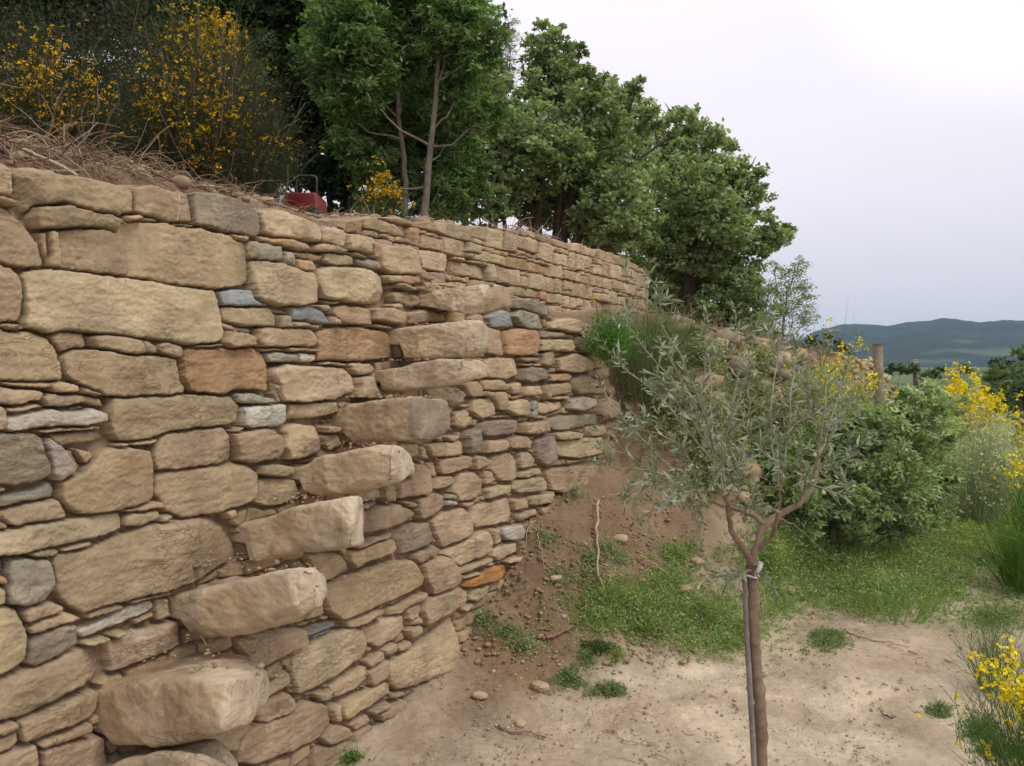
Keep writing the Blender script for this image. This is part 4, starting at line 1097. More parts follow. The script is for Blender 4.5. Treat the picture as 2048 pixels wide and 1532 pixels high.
tree('oak_tree', 'big spreading oak past the end of the upper wall, rightmost of the tall oaks', 'tree', [([(1378, 665), (1375, 600), (1385, 520), (1370, 420), (1362, 300)], .20), ([(1400, 660), (1420, 560), (1450, 480)], .11)], 14.5,
     [(1352, 245, 44), (1378, 290, 56), (1340, 320, 60), (1425, 335, 62), (1478, 355, 46), (1395, 400, 85), (1330, 420, 70), (1465, 415, 62), (1430, 470, 70), (1500, 380, 28), (1512, 478, 44), (1560, 468, 28), (1535, 462, 30), (1350, 500, 75), (1460, 540, 56), (1395, 560, 80), (1480, 590, 40), (1340, 590, 60), (1430, 625, 52), (1300, 520, 60), (1290, 590, 45), (1480, 640, 36), (1355, 640, 40)],
     3700, .092, G_OAK, .9, group=TG, seed=1)
tree('oak_tree', 'tall round-topped oak with several dark stems above the middle of the upper wall', 'tree', [([(1070, 490), (1072, 430), (1075, 340), (1095, 180)], .15), ([(1112, 490), (1118, 420), (1130, 320), (1150, 200)], .10), ([(1128, 490), (1132, 420), (1180, 330), (1230, 250)], .09), ([(1150, 490), (1170, 410), (1240, 350), (1335, 285)], .07)], 11.8,
     [(1095, 88, 40), (1125, 110, 30), (1160, 103, 16), (1085, 150, 52), (1120, 200, 62), (1050, 230, 52), (1190, 190, 46), (1236, 196, 38), (1272, 172, 18), (1180, 265, 80), (1255, 250, 56), (1300, 235, 26), (1090, 300, 80), (1180, 340, 85), (1035, 310, 56), (1255, 335, 60), (1060, 390, 50), (1130, 410, 60), (1230, 410, 70), (1200, 465, 56), (1270, 455, 45), (1160, 450, 30), (1032, 375, 36)],
     4000, .082, G_OAK, .8, group=TG, seed=2)
tree('oak_tree', 'thin dark-stemmed tree with ragged crown between ash trunks and tall oak', 'tree', [([(985, 465), (982, 400), (975, 300), (965, 150)], .075), ([(992, 460), (1000, 380), (1010, 300)], .05)], 11.0,
     [(965, 320, 60), (990, 400, 34), (1000, 260, 46), (950, 250, 55), (1008, 335, 34), (930, 400, 44), (975, 190, 50), (1020, 415, 20), (900, 420, 34), (960, 430, 24)], 3000, .08, G_OAK, .6, group=TG, seed=3)
tree('willow_tree', 'wispy grey-green tree top showing against the sky left of the tall oak', 'tree', [([(1010, 470), (1005, 300), (1005, 120)], .05)], 12.6,
     [(1005, 80, 34), (1018, 50, 16), (1000, 120, 36), (1022, 100, 18), (985, 150, 40), (1005, 170, 26)], 3600, .042, [(.26, .30, .19), (.20, .25, .14), (.32, .35, .24)], .4, wl=.3, group=TG, seed=4, clump=16, clr=.5)
tree('ash_tree', 'young ash with two pale grey trunks forming a V on top of the upper wall', 'tree', [([(812, 452), (808, 360), (800, 270), (784, 130), (770, 20)], .047), ([(846, 452), (860, 340), (874, 220), (886, 90), (890, -20)], .05)], 8.6,
     [(700, 50, 80), (800, 40, 90), (905, 50, 80), (955, 90, 50), (640, 110, 50), (715, 140, 74), (820, 150, 70, .7), (925, 170, 60), (665, 200, 44), (735, 230, 60), (700, 290, 46), (745, 330, 40), (800, 300, 44, .8), (760, 270, 46, .7), (905, 260, 50, .6), (920, 330, 54, .5), (880, 375, 40), (940, 380, 40), (965, 230, 40), (845, 240, 40, .8), (850, -30, 90), (720, -40, 90), (830, 340, 28, .8), (900, 410, 26)],
     3300, .078, G_ASH, .7, wl=.36, group=TG, bark=(.27, .215, .18), seed=5)
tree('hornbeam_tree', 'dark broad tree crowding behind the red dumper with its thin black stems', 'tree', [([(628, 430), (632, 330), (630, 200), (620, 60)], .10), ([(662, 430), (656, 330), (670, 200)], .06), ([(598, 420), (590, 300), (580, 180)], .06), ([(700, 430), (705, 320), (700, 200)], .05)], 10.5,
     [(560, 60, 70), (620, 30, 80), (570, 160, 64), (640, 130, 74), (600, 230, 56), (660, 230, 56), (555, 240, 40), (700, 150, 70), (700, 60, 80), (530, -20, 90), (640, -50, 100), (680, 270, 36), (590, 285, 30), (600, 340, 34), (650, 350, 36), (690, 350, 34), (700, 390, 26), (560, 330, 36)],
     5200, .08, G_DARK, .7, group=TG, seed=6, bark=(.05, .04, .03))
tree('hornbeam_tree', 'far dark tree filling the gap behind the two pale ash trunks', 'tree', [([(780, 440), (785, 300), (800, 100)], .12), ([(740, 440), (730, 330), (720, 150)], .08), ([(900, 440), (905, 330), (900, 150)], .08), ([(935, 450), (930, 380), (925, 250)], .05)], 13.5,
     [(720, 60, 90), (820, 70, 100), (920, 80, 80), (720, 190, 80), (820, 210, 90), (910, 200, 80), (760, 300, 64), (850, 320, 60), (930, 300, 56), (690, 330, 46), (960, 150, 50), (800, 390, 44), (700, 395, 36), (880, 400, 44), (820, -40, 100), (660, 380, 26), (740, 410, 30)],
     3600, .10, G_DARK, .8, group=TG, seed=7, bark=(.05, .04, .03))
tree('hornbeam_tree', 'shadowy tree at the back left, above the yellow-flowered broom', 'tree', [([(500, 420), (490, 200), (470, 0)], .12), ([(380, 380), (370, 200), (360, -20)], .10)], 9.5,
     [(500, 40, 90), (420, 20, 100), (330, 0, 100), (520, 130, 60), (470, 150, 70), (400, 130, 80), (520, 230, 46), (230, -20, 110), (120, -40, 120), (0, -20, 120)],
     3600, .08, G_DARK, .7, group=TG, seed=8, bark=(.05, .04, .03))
tree('willow_tree', 'slim sparse grey-green sapling right of the big oak against the sky', 'tree', [([(1560, 700), (1570, 620), (1590, 530)], .03), ([(1545, 700), (1540, 640), (1550, 560)], .025)], 12.0,
     [(1595, 535, 22), (1552, 530, 16), (1580, 570, 34), (1608, 585, 24), (1550, 600, 34), (1590, 620, 36), (1545, 650, 36), (1612, 640, 22)], 3600, .042, [(.26, .31, .18), (.20, .26, .14), (.32, .36, .23)], .4, wl=.4, group=TG, bark=(.22, .18, .14), seed=9, clump=16, clr=.5)
tree('oak_tree', 'low dark sapling tucked under the right side of the big oak', 'tree', [([(1515, 700), (1518, 640), (1520, 590)], .04)], 13.2,
     [(1520, 580, 34), (1505, 620, 38), (1530, 640, 34), (1500, 660, 30), (1470, 672, 26), (1545, 670, 24)], 2200, .085, G_OAK, .4, group=TG, seed=10)

# ------------------------------------------------ broom and other shrubs
YEL2 = [(.80, .63, .012), (.74, .55, .008), (.84, .70, .03)]
YEL = [(.62, .36, .008), (.52, .27, .006), (.72, .45, .012)]  # darker petals: the dim light at the left is put into this colour
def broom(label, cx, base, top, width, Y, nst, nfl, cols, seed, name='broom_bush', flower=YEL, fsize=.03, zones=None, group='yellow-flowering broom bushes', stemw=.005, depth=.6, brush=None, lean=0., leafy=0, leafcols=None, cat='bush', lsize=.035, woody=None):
    """rush-like green stems fanning out of one stock; flowers sit along the upper stems. image units at distance Y"""
    rng = np.random.default_rng(900 + seed)
    b = at(cx, base, Y); zg = float(gz(b[0], b[1]))
    if abs(zg - b[2]) < .8 or zg > b[2]: b[2] = zg
    root = empty(name, tuple(b), label, cat, group)
    H_ = at(cx, top, Y)[2] - b[2]; Wm = width * Y / F
    st = Acc(); fl = Acc(); lf = Acc()
    a = rng.uniform(0, 2 * math.pi, nst); q = rng.random(nst) ** .5
    hh = H_ * (1 - .45 * q ** 2) * rng.uniform(.55, 1., nst)
    off = np.stack([np.cos(a) * q * Wm / 2, np.sin(a) * q * depth, np.zeros(nst)], 1)
    bs = b + off * np.array([.35, .35, 0]) + np.array([0, 0, -.05])
    tp = b + off + np.stack([lean * hh, 0 * hh, hh], 1) + rng.normal(0, .05, (nst, 3))
    main = nst // 3
    ribbons(st, bs[:main], tp[:main], stemw * 1.6, cols, rng, .12, 4)
    # fine side shoots all through the upper part
    i = rng.integers(0, nst, nst * 3); t = rng.uniform(.3, .95, nst * 3)[:, None]
    p0 = bs[i] * (1 - t) + tp[i] * t
    d = rng.normal(0, .35, (len(i), 3)); d[:, 2] = np.abs(rng.normal(.8, .3, len(i)))
    d += (off[i] / (Wm / 2 + .01)) * .35
    ln = rng.uniform(.12, .34, len(i))[:, None] * min(1.4, max(.35, H_ / 1.3))
    ribbons(st, p0, p0 + d * ln, stemw, cols, rng, .10, 2)
    tips = p0 + d * ln
    st.build('stems', M_GRASS, root)
    if woody:
        wd = Acc()
        for _ in range(woody):
            j = rng.integers(0, nst)
            tube(wd, smooth_path([bs[j], (bs[j] + tp[j]) / 2 + rng.normal(0, .06, 3), tp[j]], 9, .015), np.linspace(.012, .003, 9), 4, (.17, .12, .085), False)
        wd.build('branches', M_BARK, root, True)
    if leafy:
        j = rng.integers(0, len(tips), leafy)
        leaves(lf, p0[j] + d[j] * ln[j] * rng.random((leafy, 1)) + rng.normal(0, .03, (leafy, 3)), lsize, np.array(leafcols), rng, .45)
        lf.build('leaves', M_LEAF, root)
    if nfl:
        if zones is None:
            w_ = np.ones(len(tips))
        else:
            w_ = np.full(len(tips), .07 if seed in (1, 2) else .02)
            ix = tips[:, 0] / tips[:, 1] * F + HX; iy = HY - (tips[:, 2] - EYE) / tips[:, 1] * F
            for zx, zy, zr in zones: w_ += np.exp(-(((ix - zx) ** 2 + (iy - zy) ** 2) / zr ** 2)) 
        w_ = w_ / w_.sum()
        j = rng.choice(len(tips), nfl, p=w_)
        base_ = p0[j] + d[j] * ln[j] * rng.uniform(.35, 1, (nfl, 1))
        if nfl <= 100:
            for p in base_:
                f1 = Acc(); leaves(f1, p + rng.normal(0, fsize * .22, (6, 3)), fsize * .85, np.array(flower), rng, .8)
                f1.build('flower', M_PETAL, root)
        else:
            for _ in range(5):      # small petals of every flower
                leaves(fl, base_ + rng.normal(0, fsize * .25, (nfl, 3)), fsize * .8, np.array(flower), rng, .8)
            tag(fl.build('blossom', M_PETAL, root), kind='stuff')
    return root
BRN = [(.042, .048, .018), (.03, .036, .015), (.06, .048, .024), (.028, .042, .014)]
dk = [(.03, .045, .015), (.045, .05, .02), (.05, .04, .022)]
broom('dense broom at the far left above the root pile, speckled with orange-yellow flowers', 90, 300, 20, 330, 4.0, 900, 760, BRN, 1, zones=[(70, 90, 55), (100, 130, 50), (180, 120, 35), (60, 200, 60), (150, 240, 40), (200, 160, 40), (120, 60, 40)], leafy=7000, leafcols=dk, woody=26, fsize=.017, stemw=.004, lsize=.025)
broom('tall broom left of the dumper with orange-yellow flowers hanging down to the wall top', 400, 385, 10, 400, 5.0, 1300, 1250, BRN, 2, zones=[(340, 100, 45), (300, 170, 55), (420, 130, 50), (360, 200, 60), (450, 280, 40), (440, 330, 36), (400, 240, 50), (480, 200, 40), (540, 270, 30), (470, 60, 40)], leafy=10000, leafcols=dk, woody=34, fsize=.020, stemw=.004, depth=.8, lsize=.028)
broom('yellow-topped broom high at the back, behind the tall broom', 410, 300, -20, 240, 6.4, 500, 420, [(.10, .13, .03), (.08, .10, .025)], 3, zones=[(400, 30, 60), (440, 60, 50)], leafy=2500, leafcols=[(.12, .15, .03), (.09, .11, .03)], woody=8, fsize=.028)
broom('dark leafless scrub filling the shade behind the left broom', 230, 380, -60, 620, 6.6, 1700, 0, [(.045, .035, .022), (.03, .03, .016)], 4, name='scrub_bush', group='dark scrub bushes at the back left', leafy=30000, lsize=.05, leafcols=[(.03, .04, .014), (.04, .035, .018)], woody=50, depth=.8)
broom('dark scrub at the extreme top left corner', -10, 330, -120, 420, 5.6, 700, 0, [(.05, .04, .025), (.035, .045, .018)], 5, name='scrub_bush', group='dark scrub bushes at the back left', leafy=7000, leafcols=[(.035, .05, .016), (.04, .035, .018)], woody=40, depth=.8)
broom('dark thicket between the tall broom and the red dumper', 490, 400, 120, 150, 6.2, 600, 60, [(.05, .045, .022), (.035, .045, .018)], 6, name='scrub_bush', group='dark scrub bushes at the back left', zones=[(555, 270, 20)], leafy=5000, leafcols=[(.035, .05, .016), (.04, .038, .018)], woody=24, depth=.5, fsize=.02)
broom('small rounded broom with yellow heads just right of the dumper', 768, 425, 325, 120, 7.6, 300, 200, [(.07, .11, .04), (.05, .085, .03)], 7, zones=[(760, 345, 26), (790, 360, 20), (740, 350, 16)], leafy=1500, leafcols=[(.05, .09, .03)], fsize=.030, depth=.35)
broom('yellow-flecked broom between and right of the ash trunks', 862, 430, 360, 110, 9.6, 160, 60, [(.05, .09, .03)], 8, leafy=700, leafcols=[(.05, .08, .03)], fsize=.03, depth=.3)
broom('green rush-like broom on the ledge right of the steps, without flowers', 1285, 745, 570, 190, 5.6, 800, 0, [(.11, .17, .065), (.085, .14, .05), (.14, .19, .08)], 9, stemw=.0035, depth=.35, fsize=.03, lean=.05, group='rush-like green tufts on the bank')
broom('feathery bright green bush overhanging the wall top left of the green broom', 1222, 705, 628, 110, 5.1, 260, 0, [(.10, .20, .04), (.08, .17, .03)], 10, name='fennel_plant', leafy=2600, leafcols=[(.10, .23, .035), (.075, .18, .03)], stemw=.003, depth=.22, lsize=.022, group=None, cat='plant')
broom('loose green tuft drooping over the bank below the green broom', 1350, 790, 690, 150, 5.9, 320, 0, [(.12, .17, .06), (.09, .14, .045)], 11, name='grass_clump', stemw=.0035, depth=.25, group='rush-like green tufts on the bank', cat='grass')
broom('leaning spanish broom with scattered yellow flowers behind the olive, left of the wooden post', 1660, 800, 600, 300, 7.2, 240, 150, [(.12, .15, .07), (.09, .13, .05)], 12, zones=[(1700, 690, 40), (1620, 620, 50), (1740, 720, 30), (1690, 740, 60)], stemw=.0035, depth=.4, fsize=.036, lean=-.05, flower=YEL2)
broom('bright yellow broom glowing on the slope right of the wooden post', 1935, 900, 728, 150, 11.0, 420, 900, [(.14, .17, .05)], 13, flower=YEL2, zones=[(1930, 765, 60), (1900, 740, 40), (1980, 790, 40)], fsize=.05, depth=.6)
broom('yellow broom cut by the right edge, halfway up the picture', 2095, 1060, 880, 150, 6.2, 600, 110, [(.10, .17, .05), (.08, .14, .04)], 14, zones=[(2000, 885, 40), (2040, 870, 40), (1980, 900, 20)], fsize=.036, depth=.4, flower=YEL2)
broom('nearest yellow broom at the lower right edge, its flower spikes standing up', 2065, 1520, 1270, 250, 2.9, 520, 210, [(.10, .17, .05), (.08, .14, .045), (.12, .18, .07)], 15, zones=[(2022, 1300, 26), (1945, 1330, 20), (1975, 1310, 16), (2035, 1370, 30)], fsize=.021, depth=.16, stemw=.0028, lean=-.08, flower=YEL2)
broom('yellow broom at the far right edge beyond the pale flowering bush', 2055, 860, 790, 90, 13.0, 200, 260, [(.12, .16, .05)], 16, fsize=.05, depth=.4, flower=YEL2)
broom('pale silvery bush with cream flower heads on the right slope', 1965, 925, 795, 190, 7.8, 900, 1800, [(.42, .45, .34), (.34, .39, .29)], 17, name='curry_plant', flower=[(.62, .60, .35), (.55, .56, .34)], fsize=.024, depth=.45, group=None, cat='plant')
# leafy shrub masses: built like small trees
def shrub(label, base, lobes, Y, dens, leaf, cols, seed, name='shrub', cat='shrub', wl=.42, depth=.35, group=None, bark=(.16, .125, .09), r0=.03):
    dens = dens * 1.7; kw = dict(clump=34, clr=.34)
    return tree(name, label, cat, [([(base[0], base[1]), ((base[0] + lobes[0][0]) / 2, (base[1] + lobes[0][1]) / 2), lobes[0][:2]], r0)], Y, lobes, dens, leaf, cols, depth, wl, group, bark, seed=seed, **kw)
OL = [(.40, .48, .25), (.33, .42, .21), (.46, .52, .30), (.27, .35, .16)]
shrub('full green young olive bush right of the slender olive, below the wooden post', (1668, 1065), [(1700, 860, 60), (1690, 840, 40), (1770, 850, 40), (1850, 805, 44), (1815, 800, 28), (1890, 815, 34), (1650, 900, 60), (1760, 880, 70), (1860, 870, 50), (1690, 960, 66), (1790, 960, 66), (1870, 930, 44), (1640, 990, 46), (1730, 1020, 46), (1835, 1000, 42), (1680, 1040, 40), (1790, 1046, 46), (1860, 1020, 40), (1620, 1030, 40), (1890, 960, 36)], 6.4, 1900, .048, OL, 20, name='olive_tree', cat='tree', r0=.04)
shrub('dark low shrub between the dug bank and the full olive bush', (1545, 1060), [(1560, 960, 60), (1500, 980, 44), (1600, 1000, 44), (1520, 900, 50), (1590, 900, 46)], 6.0, 1500, .045, [(.20, .28, .10), (.16, .23, .08), (.26, .33, .13)], 21, depth=.25)
shrub('straggly half-dry bushes on the bank face behind the slender olive', (1480, 980), [(1440, 880, 50), (1380, 830, 44), (1480, 800, 46), (1540, 830, 46), (1600, 800, 40), (1420, 780, 30), (1500, 880, 50), (1340, 790, 30), (1640, 790, 30)], 6.1, 700, .04, [(.26, .28, .15), (.30, .27, .17), (.19, .23, .11), (.36, .31, .20)], 26, depth=.2, r0=.02)
shrub('dark green bushes below the hills at the right edge', (2040, 840), [(2040, 760, 50), (2010, 780, 36), (2060, 800, 50), (1990, 800, 26)], 22, 1400, .22, [(.09, .13, .06), (.12, .16, .07)], 22, depth=.8, r0=.12, group='far bushes on the valley side')
shrub('far dark tree standing in the fields under the hills', (2000, 735), [(2000, 722, 14), (1985, 727, 11), (2020, 728, 11), (2045, 718, 18)], 80, 900, .6, [(.04, .07, .03)], 23, depth=1, r0=.2, group='far bushes on the valley side')
shrub('low hedge-like trees below the hills, right of the wooden post', (1830, 745), [(1800, 742, 16), (1840, 738, 15), (1880, 742, 16), (1780, 735, 12), (1930, 732, 12)], 60, 900, .5, [(.07, .11, .04), (.05, .08, .035)], 24, depth=1, r0=.2, group='far bushes on the valley side')
shrub('dark evergreen bush on the terrace edge behind the yellow flower sprays', (1640, 720), [(1640, 700, 30), (1600, 700, 30), (1680, 705, 24), (1570, 705, 24)], 11.5, 1300, .07, [(.05, .085, .03), (.04, .07, .028)], 25, depth=.3)
# ------------------------------------------------ slender olive sapling and its stake
rng = np.random.default_rng(31)
YO = 2.3
def ol(x, y, dy=0.): return at(x, y, YO + dy)
bx = ol(1531, 1835); bx[2] = 0
olive = empty('olive_sapling', tuple(bx), 'slender young olive tree with grey-green leaves in the foreground, tied to a stake', 'tree')
ta = Acc(); la = Acc()
BK = (.24, .17, .12)
tube(ta, smooth_path([ol(1531, 1850), ol(1524, 1532), ol(1519, 1400), ol(1509, 1300), ol(1506, 1200), ol(1503, 1130)], 60, .0014), np.linspace(.018, .0165, 60) * (1 + .07 * np.random.default_rng(3).normal(0, 1, 60)), 12, BK)
limbs = [
 ([(1503, 1135, 0), (1515, 1090, .02), (1530, 1052, .03), (1556, 1030, .05), (1600, 1003, .08), (1628, 968, .1), (1634, 930, .12)], .012, .007),
 ([(1503, 1140, 0), (1490, 1100, -.02), (1466, 1068, -.04), (1458, 1030, -.05), (1450, 990, -.06)], .010, .006),
 ([(1532, 1050, .03), (1500, 1028, .06), (1450, 1012, .1), (1400, 995, .12)], .008, .005),
 ([(1515, 1100, .02), (1545, 1070, -.02), (1556, 1030, -.05), (1560, 980, -.08)], .007, .004)]
ends_ = []
for P, a, b in limbs:
    q = smooth_path([ol(*p) for p in P], 18, .002); lb_ = Acc(); tube(lb_, q, np.linspace(a, b, 18), 7, BK); lb_.build('branch', M_BARK, olive, True)
OC = [(.29, .32, .22), (.24, .275, .19), (.35, .38, .27), (.20, .235, .165), (.16, .20, .135)]
def shoot(P, r=.003, leafn=20, lsz=.05, side=True):
    n = 16; q = smooth_path(P, n, .003)
    tube(ta, q, np.linspace(r, r * .35, n), 4, (.30, .27, .19), False)
    T = np.gradient(q, axis=0); T /= np.linalg.norm(T, axis=1)[:, None]
    ang = rng.uniform(0, 3.14)
    for i in range(leafn):
        t = .18 + .82 * (i + rng.random() * .4) / leafn
        f = t * (n - 1); j = min(int(f), n - 2); p = q[j] * (1 - f + j) + q[j + 1] * (f - j)
        ang += 1.57 + rng.normal(0, .2)
        u = np.cross(T[j], [.3, .2, .9]); u /= np.linalg.norm(u); v = np.cross(T[j], u)
        for sgn in (1, -1):
            if rng.random() < .1: continue
            d = (math.cos(ang) * u + math.sin(ang) * v) * sgn * .85 + T[j] * .75
            leaves(la, [p], lsz * (1.0 - .25 * t) * rng.uniform(.6, 1.1), np.array(OC), rng, .23, dirs=[d])
    leaves(la, [q[-1]] * 2, lsz * .75, np.array(OC), rng, .22, dirs=[T[-1], T[-1] + .2])
hub = [(1450, 1000), (1440, 940), (1560, 985), (1630, 940), (1400, 990), (1480, 1030), (1600, 1000)]
tips = [(1262, 622, 1), (1318, 600, 1), (1205, 748, 4), (1240, 700, 1), (1225, 905, 4), (1258, 975, 4), (1345, 690, 1), (1405, 672, 1), (1425, 700, 0), (1478, 660, 1), (1502, 745, 0), (1556, 690, 2), (1590, 690, 2), (1648, 690, 3), (1690, 735, 3), (1705, 800, 3),
        (1290, 830, 4), (1325, 760, 1), (1380, 800, 0), (1470, 790, 1), (1540, 800, 2), (1620, 800, 3), (1675, 820, 3), (1700, 880, 3), (1300, 900, 4), (1360, 890, 4), (1420, 860, 1), (1600, 880, 6), (1520, 880, 2), (1560, 930, 2), (1650, 900, 6), (1350, 960, 4), (1270, 1010, 4), (1480, 930, 0), (1380, 1010, 4), (1690, 960, 6), (1440, 900, 0), (1510, 970, 5), (1310, 950, 4)]
for (x, y, h) in tips:
    hx, hy = hub[h]
    dz = rng.uniform(-.38, .38)
    mx_, my_ = hx + (x - hx) * .45 + rng.normal(0, 14), hy + (y - hy) * .5 + rng.normal(0, 10)
    P = [ol(hx, hy, 0.06), ol(mx_, my_, dz * .6), ol(x + rng.normal(0, 5), y + 30, dz * .95), ol(x, y, dz)]
    L_ = np.linalg.norm(P[-1] - P[0])
    shoot(P, .0034, int(7 + L_ * 30), .047)
    for k in range(int(1 + L_ * 5)):
        t = rng.uniform(.25, .85); j = 1 if t < .5 else 2
        s0 = P[j] * (1 - (t * 2 % 1)) + P[min(j + 1, 3)] * (t * 2 % 1) if t > .5 else P[0] * (1 - t * 2) + P[1] * t * 2
        d = (P[-1] - P[0]) / L_ + rng.normal(0, .55, 3); ln = rng.uniform(.05, .12)
        shoot([s0, s0 + d * ln * .5 + rng.normal(0, .008, 3), s0 + d * ln], .0018, int(4 + ln * 45), .042)
# low drooping shoots by the tie and the long bare twig to the right
for a in ((1400, 1165), (1425, 1140), (1545, 1175), (1450, 1170)):
    shoot([ol(1500, 1140, -.02), ol((1500 + a[0]) / 2, 1150, -.04), ol(a[0], a[1], -.06)], .002, 9, .045)
tube(ta, smooth_path([ol(1553, 1036, .03), ol(1590, 1052, .05), ol(1650, 1105, .1)], 10, .002), np.linspace(.0022, .001, 10), 4, (.30, .24, .17), False)
ta.build('trunk', M_BARK, olive, True)
la.build('leaves', M_OLIVE, olive)
sk = Acc()
tube(sk, smooth_path([ol(1525, 1850, -.01), ol(1509, 1532, -.02), ol(1497, 1330, -.02), ol(1492, 1240, -.01), ol(1490, 1158, -.01)], 24, .0008), np.linspace(.0085, .0075, 24), 8, (.22, .19, .175))
o = sk.build('stake', M_WOOD, None, True); tag(o, 'thin grey cane stake tied along the trunk of the slender olive', 'stake')
tk = Acc(); cc_ = ol(1519, 1128, -.03)
a_ = np.linspace(0, 6.28, 20); tube(tk, np.stack([ol(1501, 1150)[0] + .021 * np.cos(a_), YO + .024 * np.sin(a_), ol(1501, 1150)[2] + .003 * np.sin(a_ * 2)], 1), .003, 5, (.55, .57, .6))
tube(tk, smooth_path([ol(1511, 1150, -.02), ol(1518, 1138, -.03), ol(1522, 1124, -.03)], 8), np.linspace(.004, .008, 8), 5, (.7, .74, .85))
o = tk.build('tie', M_PAINT, None, True); tag(o, 'small pale plastic tie knotted where the olive trunk forks', 'tie')
# ------------------------------------------------ wooden post
def post():
    Y = 8.6; a = at(1755, 688, Y); b = at(1765, 820, Y); zg = float(gz(b[0], b[1]))
    b[2] = min(b[2], zg) - .1
    p = smooth_path([b, b * .5 + a * .5, a], 30)
    acc = Acc(); tube(acc, p, .050 + .0015 * RNG.normal(0, 1, 30), 14, (.33, .265, .215))
    o = acc.build('wooden_post', M_WOOD, None, True)
    tag(o, 'weathered grey-brown wooden post standing behind the full green olive bush', 'post')
post()
# ------------------------------------------------ little red dumper seen over the wall top
def box(acc, c, s, col, taper=0., skew=0.):
    x, y, z = [v / 2 for v in s]
    V = []
    for k, f in ((-z, 1.), (z, 1 - taper)):
        for i, j in ((-x, -y), (x, -y), (x, y), (-x, y)):
            V.append((c[0] + i * f + (skew if k > 0 else 0), c[1] + j * f, c[2] + k))
    V = np.array(V)
    bm = bmesh.new(); vs = [bm.verts.new(v) for v in V]
    for f in ((0, 3, 2, 1), (4, 5, 6, 7), (0, 1, 5, 4), (1, 2, 6, 5), (2, 3, 7, 6), (3, 0, 4, 7)): bm.faces.new([vs[q] for q in f])
    bmesh.ops.bevel(bm, geom=bm.edges[:], offset=min(s) * .12, segments=3, affect='EDGES', profile=.6)
    bm.verts.index_update()
    VV = np.array([v.co[:] for v in bm.verts])
    groups = {}
    for f in bm.faces: groups.setdefault(len(f.verts), []).append([v.index for v in f.verts])
    acc.add(VV, [np.array(g) for g in groups.values()], col); bm.free()
def dumper():
    Y = 5.6
    c = at(607, 400, Y); u = Y / F
    zb_ = EYE - (448 - HY) / F * Y
    root = empty('tracked_dumper', (c[0], Y, zb_), 'small red tracked dumper with black roll bar half hidden behind the wall top', 'dumper')
    def part(name, fn, mat=M_PAINT, parent=root):
        a = Acc(); fn(a); return a.build(name, mat, parent, False)
    red_ = (.16, .007, .011)
    cx, cz = c[0], c[2] - 8 * u
    hood = part('hood', lambda a: box(a, (cx - 4 * u, Y + .12, cz - 1 * u), (72 * u, .34, 46 * u), red_, .10))
    part('bumper', lambda a: box(a, (cx + 6 * u, Y - .06, cz - 26 * u), (46 * u, .08, 12 * u), (.26, .10, .008)))
    for dx in (3, 14): hl = part('headlight', lambda a, dx=dx: tube(a, [(cx + dx * u, Y - .09, cz - 10 * u), (cx + dx * u, Y - .055, cz - 10 * u)], 2.6 * u, 12, (.45, .20, .06))); hl.parent = hood
    def rb(a):
        for x in (-40, 2):
            pass
        P = [(cx - 34 * u, Y + .25, cz + 14 * u), (cx - 34 * u, Y + .25, cz + 68 * u), (cx - 30 * u, Y + .25, cz + 72 * u), (cx + 4 * u, Y + .25, cz + 72 * u), (cx + 8 * u, Y + .25, cz + 68 * u), (cx + 8 * u, Y + .25, cz + 14 * u)]
        q = [];
        for i in range(5):
            for t in np.linspace(0, 1, 6)[:-1]: q.append(np.array(P[i]) * (1 - t) + np.array(P[i + 1]) * t)
        q.append(np.array(P[-1])); tube(a, q, 3.4 * u, 8, (.012, .012, .012))
    part('roll_bar', rb)
    part('seat', lambda a: box(a, (cx - 16 * u, Y + .45, cz + 26 * u), (26 * u, .12, 34 * u), (.02, .02, .022)))
    for dx in (-26, 26):
        def tr(a, dx=dx):
            box(a, (cx + dx * u, Y + .3, zb_ + .03), (16 * u, .9, .10), (.02, .02, .02))
            for i in range(9): box(a, (cx + dx * u, Y - .13 + i * .1, zb_ + .083), (17 * u, .05, .016), (.03, .03, .03))
        part('track', tr)
dumper()
# ------------------------------------------------ roots and brush
ROOT = [(.33, .235, .165), (.26, .18, .125), (.38, .28, .20), (.22, .145, .10)]
def rootstuff(name, label, pts, n, lmin, lmax, r, seed, up=.35, kind='stuff', wig=.42, dirx=None):
    rg = np.random.default_rng(seed); acc = Acc()
    global RNG
    old = RNG; RNG = rg
    for i in range(n):
        p = np.array(pts[rg.integers(0, len(pts))], float)
        d = rg.normal(0, 1, 3); d[2] = abs(d[2]) * up
        if dirx is not None: d += np.array(dirx)
        q = wander(p, d, rg.uniform(lmin, lmax), 8, wig, .10)
        r0 = r * rg.lognormal(0, .5)
        tube(acc, q, np.linspace(r0, r0 * .3, 8), 4 if r0 > .004 else 3, ROOT[rg.integers(0, 4)], False)
    RNG = old
    o = acc.build(name, M_ROOT, None, True)
    return tag(o, label, 'roots', kind=kind)
def along(path, s0, s1, d0, d1, n, seed, dz=0.):
    rg = np.random.default_rng(seed); s_ = rg.uniform(s0, s1, n); d = rg.uniform(d0, d1, n)
    P = path.pt(s_) - path.nm(s_) * d[:, None]
    return np.concatenate([P, (gz(P[:, 0], P[:, 1]) + dz)[:, None]], 1)
rootstuff('root_pile', 'tangled heap of dry brown roots and brush lying on top of the wall at the left', along(W1, W1.ray(-80), W1.ray(400), .20, .62, 700, 1), 1500, .10, .34, .0021, 1, .16)
rootstuff('root_pile', 'thinner line of dry roots along the wall top behind the large coping blocks', along(W1, W1.ray(330), W1.ray(700), .16, .5, 400, 2), 800, .07, .2, .0018, 2, .2)
